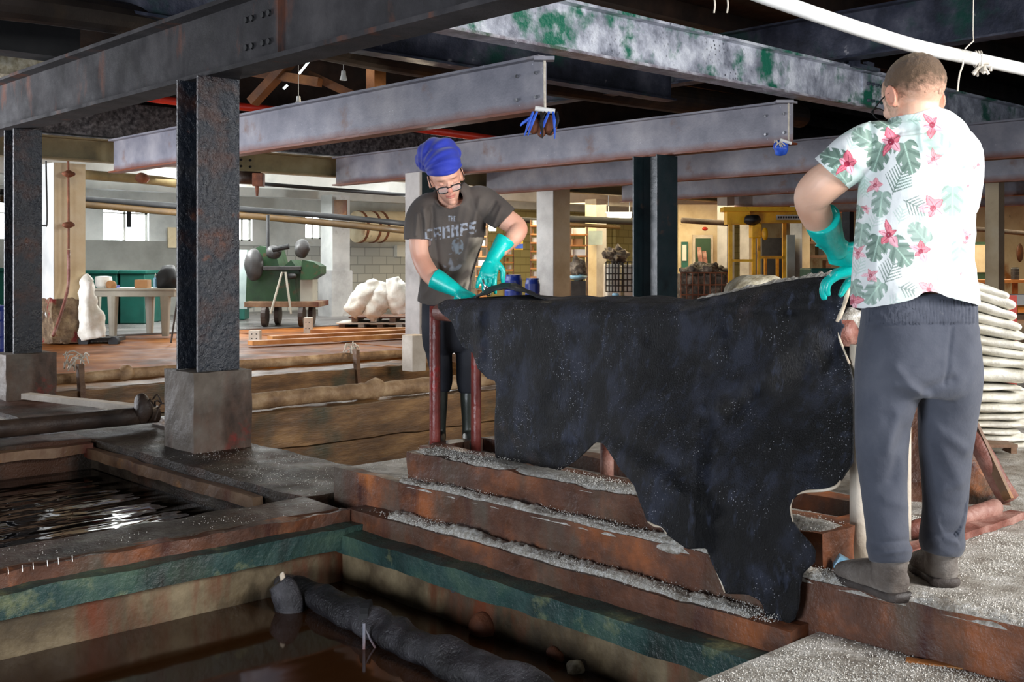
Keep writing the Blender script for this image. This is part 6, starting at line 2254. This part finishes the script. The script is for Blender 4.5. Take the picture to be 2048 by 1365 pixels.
for x in (530, 556, 604, 624):
    a = P(x, 642, 19.7 + (0.8 if x in (556, 624) else 0))
    a.z = 0.19
    t.part('wheel', MB().tube([a - CX * 0.04, a + CX * 0.04], [0.19, 0.19], n=20), 'dark_pipe')
t.done()
# boards and blocks on the wet floor
for (x0, y0, x1, y1, Y0, Y1, m, lab) in ((500, 690, 820, 668, 15.2, 16.8, 'orange_wood', 'long orange board on the wet floor, nearest of three'),
                                         (540, 679, 815, 661, 16.2, 17.8, 'orange_wood', 'long orange board on the wet floor, middle one'),
                                         (620, 660, 815, 656, 17.8, 18.4, 'orange_wood', 'long orange board on the wet floor, farthest one')):
    a, b = PY(x0, Y0, 0.03), PY(x1, Y1, 0.03)
    one('floor_board', MB().beam(a, b, 0.16, 0.06), m, lab, 'board', 'orange boards on the wet floor')
for (x0, x1, y0, y1, Y, lab) in ((497, 519, 662, 684.5, 15.8, 'short drilled wooden block beside the near column'), (607, 623, 636, 667, 17.8, 'upright drilled wooden block in front of the trolley wheel')):
    mb = MB()
    pb(mb, x0, x1, y0, y1, Y, 0.14)
    t = Thing('drilled_block', lab, 'block')
    t.part('block_body', mb, 'pale_wood', bevel=0.004)
    for i in range(2):
        for j in range(2):
            h = P(x0 + (x1 - x0) * (0.3 + 0.4 * i), y0 + (y1 - y0) * (0.3 + 0.4 * j), Y - 0.004)
            t.part('hole', MB().tube([h, h + CY * 0.006], [0.008, 0.008], n=8), 'black')
    t.done()
# pallets and white bags by the block wall
t = Thing('wooden_pallet', 'broken wooden pallets under the white bags by the block wall', 'pallet')
for k, y in enumerate((646, 634)):
    mb = MB()
    pb(mb, 672 + k * 25, 825, y, y + 3, 19.8 + k * 0.1, 1.0)
    t.part('deck', mb, ('pale_wood', 'red_timber')[k])
    for x in range(4):
        mb = MB()
        pb(mb, 678 + k * 25 + x * 38, 690 + k * 25 + x * 38, y + 3, y + 10, 19.85, 0.9)
        t.part('bearer', mb, 'pale_wood' if x % 2 else 'brown_timber')
t.done()
for (pts, lab) in (([(700, 628, 14, 0.12), (722, 600, 22, 0.2), (744, 575, 17, 0.15), (752, 560, 8, 0.06)], 'white bulging bag at the left of the pile by the block wall'),
                   ([(737, 636, 12, 0.12), (748, 618, 20, 0.2), (764, 590, 22, 0.2), (772, 566, 14, 0.1)], 'white bag standing in the middle of the pile by the block wall'),
                   ([(805, 628, 16, 0.15), (800, 600, 28, 0.22), (790, 575, 24, 0.2), (785, 556, 12, 0.1)], 'white bag at the right of the pile, behind the pale column')):
    mb = MB().loft([PQ(x, y, 19.7, ra, rb) for x, y, ra, rb in pts], side=CX, n=22, sm=5, lump=0.07)
    one('white_bag', mb, 'sack', lab, 'bag', 'white bags by the block wall', smooth=True)
t = Thing('wall_tank', 'large pale cylindrical tank with dark hoops lying on the ledge behind the white bags', 'tank')
a, b = P(712, 454, 25.5), P(905, 454, 27.5)
t.part('tank_body', MB().tube([a, b], [0.36, 0.36], n=32), 'cream_plaster')
for q in (0.02, 0.14, 0.22, 0.5, 0.8):
    c = a.lerp(b, q)
    dd = (b - a).normalized()
    t.part('hoop', MB().tube([c, c + dd * 0.06], [0.375, 0.375], n=32), 'rust')
t.done()
va = onu(791, 500, 22.95).x
vb = onu(807, 500, 22.95).x
one('switch_box', MB().buv(22.88, 23.0, va, vb, onu(800, 514, 22.95).z, onu(800, 491, 22.95).z), 'white_plastic', 'white switch box on the block wall beside the bending man', 'box')
PB('dark_cabinet', 'dark brown panel on top of the pillar beside the long pipes', 'panel', 668, 693, 400, 430, 23.4, 0.1, 'brown_timber')
# ---- middle: shelf rack, drums, bin, caged tanks
def rack(x0, x1, y0, y1, Y, rows, label, m='orange_wood'):
    t = Thing('stacked_rack', label, 'rack')
    for x in (x0, x1 - 3):
        mb = MB()
        pb(mb, x, x + 3, y0, fl(Y), Y, 0.08)
        t.part('upright', mb, 'brown_timber')
    for k in range(rows):
        y = y0 + (y1 - y0) * (k + 0.6) / rows
        mb = MB()
        pb(mb, x0 + 1, x1 - 1, y, y + 3, Y - 0.02, 0.5)
        t.part('shelf', mb, m)
    for k in range(rows):
        y = y0 + (y1 - y0) * (k + 0.6) / rows
        mb = MB()
        pb(mb, x0 + 5, x1 - 5 - (k % 2) * 6, y - (y1 - y0) / rows * 0.55, y, Y + 0.06, 0.3)
        t.part('bundle', mb, ('white_plastic', 'card')[k % 2])
    t.done()


rack(950, 975, 440, 600, 22.5, 8, 'wooden shelf rack right behind the grey T-shirt')
rack(1008, 1028, 470, 560, 23.5, 6, 'narrow stack of pale boxes above the left blue drum')
rack(1060, 1078, 440, 560, 23.5, 7, 'narrow stack of boxes just left of the grey and cream pillar')
rack(1140, 1176, 455, 520, 23.0, 3, 'shelves of yellowish boxes right of the grey and cream pillar')
drum(1009, 1045, 550, fl(21), 20.5, 'blue_plastic', 'blue drum left of the grey and cream pillar, with pale label').done()
drum(1050, 1080, 557, fl(20.4), 20.0, 'blue_plastic', 'blue drum touching the grey and cream pillar').done()
PB('wall_sign', 'yellow and blue notice on the yellow wall', 'sign', 1022, 1046, 478, 500, 27.0, 0.03, 'hoist_yellow')
PB('paper_label', 'blue half of the notice on the yellow wall', 'sign', 1031, 1046, 488, 497, 26.95, 0.03, 'blue_strap')
t = Thing('waste_bin', 'tall grey bin overflowing with brown scrap and blue plastic', 'bin')
mb = MB()
pb(mb, 1143, 1172, 562, fl(22), 22.0, 0.3)
t.part('bin_body', mb, 'machine_dark')
t.part('blue_liner', MB().ball(P(1157, 555, 22.0), (0.17, 0.17, 0.05), lump=0.05, lf=14), 'light_blue', smooth=True)
t.part('scrap', MB().ball(P(1157, 538, 22.1), (0.17, 0.17, 0.20), lump=0.12, lf=12), 'scrap', smooth=True)
t.done()
PB('small_cabinet', 'small dark cabinet in the shelf gap behind the waste bin', 'cabinet', 1178, 1205, 462, 490, 25.0, 0.2, 'machine_grey')


def cage(x0, x1, y0, y1, Y, label):
    t = Thing('caged_tank', label, 'tank')
    mb = MB()
    pb(mb, x0 + 2, x1 - 2, y0 + 4, fl(Y + 0.05), Y + 0.05, 0.9)
    t.part('tank_body', mb, 'sack', bevel=0.03)
    fr = MB()
    for k in range(6):
        y = y0 + (y1 - y0) * k / 5
        fr.tube([P(x0, y, Y), P(x1, y, Y)], [0.012] * 2, n=6)
    for k in range(6):
        x = x0 + (x1 - x0) * k / 5
        fr.tube([P(x, y0, Y), P(x, y1, Y)], [0.012] * 2, n=6)
    t.part('cage', fr, 'machine_dark')
    t.done()


cage(1212, 1244, 524, 584, 22.5, 'white caged liquid tank behind the hide, left one')
cage(1246, 1290, 524, 584, 22.6, 'white caged liquid tank behind the hide, partly behind the green column')
one('scrap_pile', MB().ball(P(1232, 512, 22.7), (0.28, 0.2, 0.16), lump=0.2, lf=9), 'scrap', 'tangled scrap and valves on top of the caged tanks', 'scrap', kind='stuff')
drum(1224, 1238, 586, 612, 20.0, 'light_blue', 'small light blue bucket below the caged tanks', name='bucket', lid=False).done()
PB('wooden_crate', 'orange wooden crate edge right of the light blue bucket', 'crate', 1240, 1275, 596, fl(20), 20.0, 0.5, 'orange_wood')
dp = onu(1229, 500, 23.12)
one('drain_pipe', MB().tube([(dp.x, 23.12, 2.7), (dp.x, 23.12, 0.0)], [0.06, 0.06], n=10), 'yellow_block', 'pale yellow drain pipe on the yellow wall', 'pipe')
for (x0, x1, y, Y, lab) in ((1214, 1262, 432, 24.0, 'long lit tube lamp in front of the green column'), (978, 992, 458, 24.0, 'lit lamp glimpsed beside the raised arm')):
    t = Thing('tube_lamp', lab, 'lamp')
    t.part('tube', MB().tube([P(x0, y, Y), P(x1, y, Y)], [0.045, 0.045], n=12), 'tube_glow')
    mb = MB()
    pb(mb, x0 - 2, x1 + 2, y - 8, y - 5, Y - 0.05, 0.15)
    t.part('housing', mb, 'white_plastic')
    for x in (x0 + 3, x1 - 3):
        p = P(x, y - 8, Y)
        t.part('hanger', MB().tube([(p.x, p.y, p.z), (p.x, p.y, 2.98)], [0.012, 0.012], n=6), 'wire')
    t.done()
# ---- right of the green column
t = Thing('notice_board', 'teal notice board with pale sheets right of the green column', 'board')
mb = MB()
pb(mb, 1363, 1376, 484, 540, 28.12, 0.05)
t.part('panel', mb, 'board_teal')
mb = MB()
pb(mb, 1365, 1373, 490, 522, 28.09, 0.03)
t.part('paper', mb, 'white_plastic')
t.done()
t = Thing('door_1', kind='structure')
mb = MB()
pb(mb, 1386, 1426, 470, 575, 27.9, 0.1)
t.part('door_frame', mb, 'pale_wood')
mb = MB()
pb(mb, 1391, 1421, 477, 575, 27.85, 0.1)
t.part('door_leaf', mb, 'door_green')
t.done()
struct('wall_inner', MB().box(P(1410, 500, 28.3), (1.4, 0.2, 2.3), rz=-CA), 'cream_plaster')
for k, (x0, x1, lab) in enumerate(((1398, 1407, 'leaning reddish plank in the green doorway, left one'), (1408, 1418, 'leaning reddish plank in the green doorway, right one'))):
    one('leaning_plank', MB().beam(P(x0, 495 + k * 8, 27.6), PY(x1 + 4, 26.6, 0.0), 0.10, 0.03), 'pink_log', lab, 'plank')
one('wall_clock', MB().ball(P(1410, 458, 27.8), (0.10, 0.05, 0.05), 12, 8), 'red', 'small red alarm bell on the pale wall above the green door', 'bell', smooth=True)
mb = MB()
pb(mb, 1362, 1455, 552, fl(21.5), 21.5, 0.8)
t = Thing('mesh_crate', 'wire mesh crate full of dark rubbish right of the green column', 'crate')
t.part('rubbish', mb.cut(0.12).rough(0.09, 6), 'scrap', label='dark mixed rubbish')
fr = MB()
for k in range(9):
    x = 1362 + 93 * k / 8
    fr.tube([P(x, 546, 21.3), P(x, 612, 21.3)], [0.010] * 2, n=6)
for y in (546, 570, 590):
    fr.tube([P(1362, y, 21.3), P(1455, y, 21.3)], [0.014] * 2, n=6)
t.part('mesh', fr, 'rust')
for (x, y, r) in ((1380, 545, 0.2), (1415, 542, 0.25), (1440, 547, 0.2)):
    t.part('rubbish', MB().ball(P(x, y, 21.7), (r, r, r * 0.6), lump=0.14, lf=8), 'scrap')
t.done()
# yellow hoist
t = Thing('hoist_gantry', 'yellow hoist gantry with beam, posts and trolley block in the far room', 'hoist')
GY = 21.0


def gp(name, x0, x1, y0, y1, d, m='hoist_yellow', Y=GY, **kw):
    mb = MB()
    pb(mb, x0, x1, y0, y1, Y, d)
    return t.part(name, mb, m, **kw)


gp('cross_beam', 1500, 1625, 416, 446, 0.25, Y=GY + 0.2)
gp('head_plate', 1454, 1500, 423, 449, 0.3)
gp('rail_top', 1448, 1590, 414, 423, 0.4, Y=GY - 0.1)
gp('post', 1458, 1465, 448, fl(GY), 0.08)
gp('post', 1505, 1511, 446, 560, 0.08, Y=GY + 0.6)
gp('post', 1516, 1521, 470, 560, 0.08, Y=GY + 0.6)
gp('post', 1566, 1573, 446, fl(GY + 0.6), 0.08, Y=GY + 0.6)
gp('tie_bar', 1463, 1508, 519, 524, 0.06)
gp('rail_bar', 1518, 1572, 512, 518, 0.06, Y=GY + 0.6)
gp('post', 1529, 1534, 512, 556, 0.06, Y=GY + 0.8)
gp('post', 1553, 1558, 512, 556, 0.06, Y=GY + 0.8)
gp('trolley_block', 1504, 1524, 446, 476, 0.3, Y=GY - 0.1, bevel=0.02)
t.part('motor', MB().ball(P(1505, 440, GY - 0.3), (0.20, 0.14, 0.10), lump=0.03, lf=12), 'machine_dark', smooth=True)
t.part('hook_block', MB().ball(P(1530, 468, GY - 0.2), (0.06, 0.06, 0.12)), 'hoist_yellow', smooth=True)
pl = gp('name_plate', 1553, 1612, 430, 440, 0.02, 'white_plastic', Y=GY + 0.17)
for k in range(11):
    mb = MB()
    pb(mb, 1556 + k * 5, 1559 + k * 5, 433, 437, GY + 0.16, 0.01)
    t.part('letter', mb, 'machine_dark', parent=pl)
t.done()
PB('dark_machine', 'dark machine body inside the yellow hoist frame', 'machine', 1524, 1566, 476, fl(23.5), 23.5, 0.8, 'machine_dark')
PB('tall_cabinet', 'grey tall cabinet left of the cream pillar by the gloves', 'cabinet', 1574, 1590, 470, fl(22.8), 22.8, 0.4, 'machine_grey')
t = Thing('dark_shelving', 'dark shelving with boxes behind the gloved hands', 'shelving')
for x in (1616, 1698):
    mb = MB()
    pb(mb, x, x + 4, 450, fl(25.5), 25.5, 0.4)
    t.part('upright', mb, 'brown_timber')
for k in range(4):
    mb = MB()
    pb(mb, 1618, 1700, 455 + k * 28, 460 + k * 28, 25.5, 0.5)
    t.part('shelf', mb, 'brown_timber')
for k in range(5):
    mb = MB()
    pb(mb, 1622 + k * 15, 1632 + k * 15, 465 + (k % 3) * 28, 483 + (k % 3) * 28, 25.6, 0.3)
    t.part('box', mb, ('card', 'machine_dark', 'red_timber')[k % 3])
t.done()
PB('green_cart', 'flat teal green tub edge behind the gloved hands', 'tub', 1622, 1700, 537, fl(20), 20.0, 0.8, 'green_bin', bevel=0.02)
one('dark_post', MB().beam(P(1696, 424, 19), P(1696, fl(19), 19), 0.14, 0.14), 'black', 'black upright post just left of the flowered shirt', 'post')
# ---- far right
t = Thing('door_2', kind='structure')
mb = MB()
pb(mb, 1943, 1992, 484, 560, 29.0, 0.12)
t.part('door_frame', mb, 'door_green')
mb = MB()
pb(mb, 1949, 1984, 490, 545, 28.95, 0.05)
t.part('pane', mb, 'cream_plaster')
t.done()
PB('blue_coat', 'blue coat hanging inside the far right doorway', 'coat', 1975, 1983, 512, 545, 28.9, 0.05, 'blue_plastic')
t = drum(2022, 2038, 535, 560, 24.0, 'machine_dark', 'small dark barrel standing on the far bench', name='small_barrel')
t.done()
t = Thing('work_bench', 'long brown wooden bench against the far right wall', 'bench')
mb = MB()
pb(mb, 1955, 2090, 560, 566, 23.8, 1.0)
t.part('bench_top', mb, 'orange_wood')
for x in (1962, 2028, 2070):
    mb = MB()
    pb(mb, x, x + 8, 566, 632, 23.9, 0.1)
    t.part('leg', mb, 'orange_wood')
t.done()
one('red_guard', MB().box(PY(2022, 9.5, 0.42), (0.07, 0.07, 0.84), rz=-CA), 'red', 'red guard post behind the sack stack', 'post')
PB('pale_plank', 'thick pale plank lying level behind the sack stack', 'plank', 1985, 2090, 590, 611, 10.5, 0.3, 'grey_plaster')
t = Thing('timber_racks', 'dim wooden racks behind the sack stack at the right edge', 'racks')
for k in range(4):
    mb = MB()
    pb(mb, 1990, 2100, 630 + k * 42, 640 + k * 42, 11.5 + 0.1 * k, 0.4)
    t.part('shelf', mb, 'brown_timber')
for x in (2005, 2060):
    mb = MB()
    pb(mb, x, x + 12, 612, 742, 11.9, 0.1)
    t.part('upright', mb, 'brown_timber')
t.done()
one('wall_plaque', MB().ball(P(2040, 506, 29.5), (0.2, 0.05, 0.25), 14, 10), 'red_timber', 'round dark red object on the far right wall', 'plaque', smooth=True)
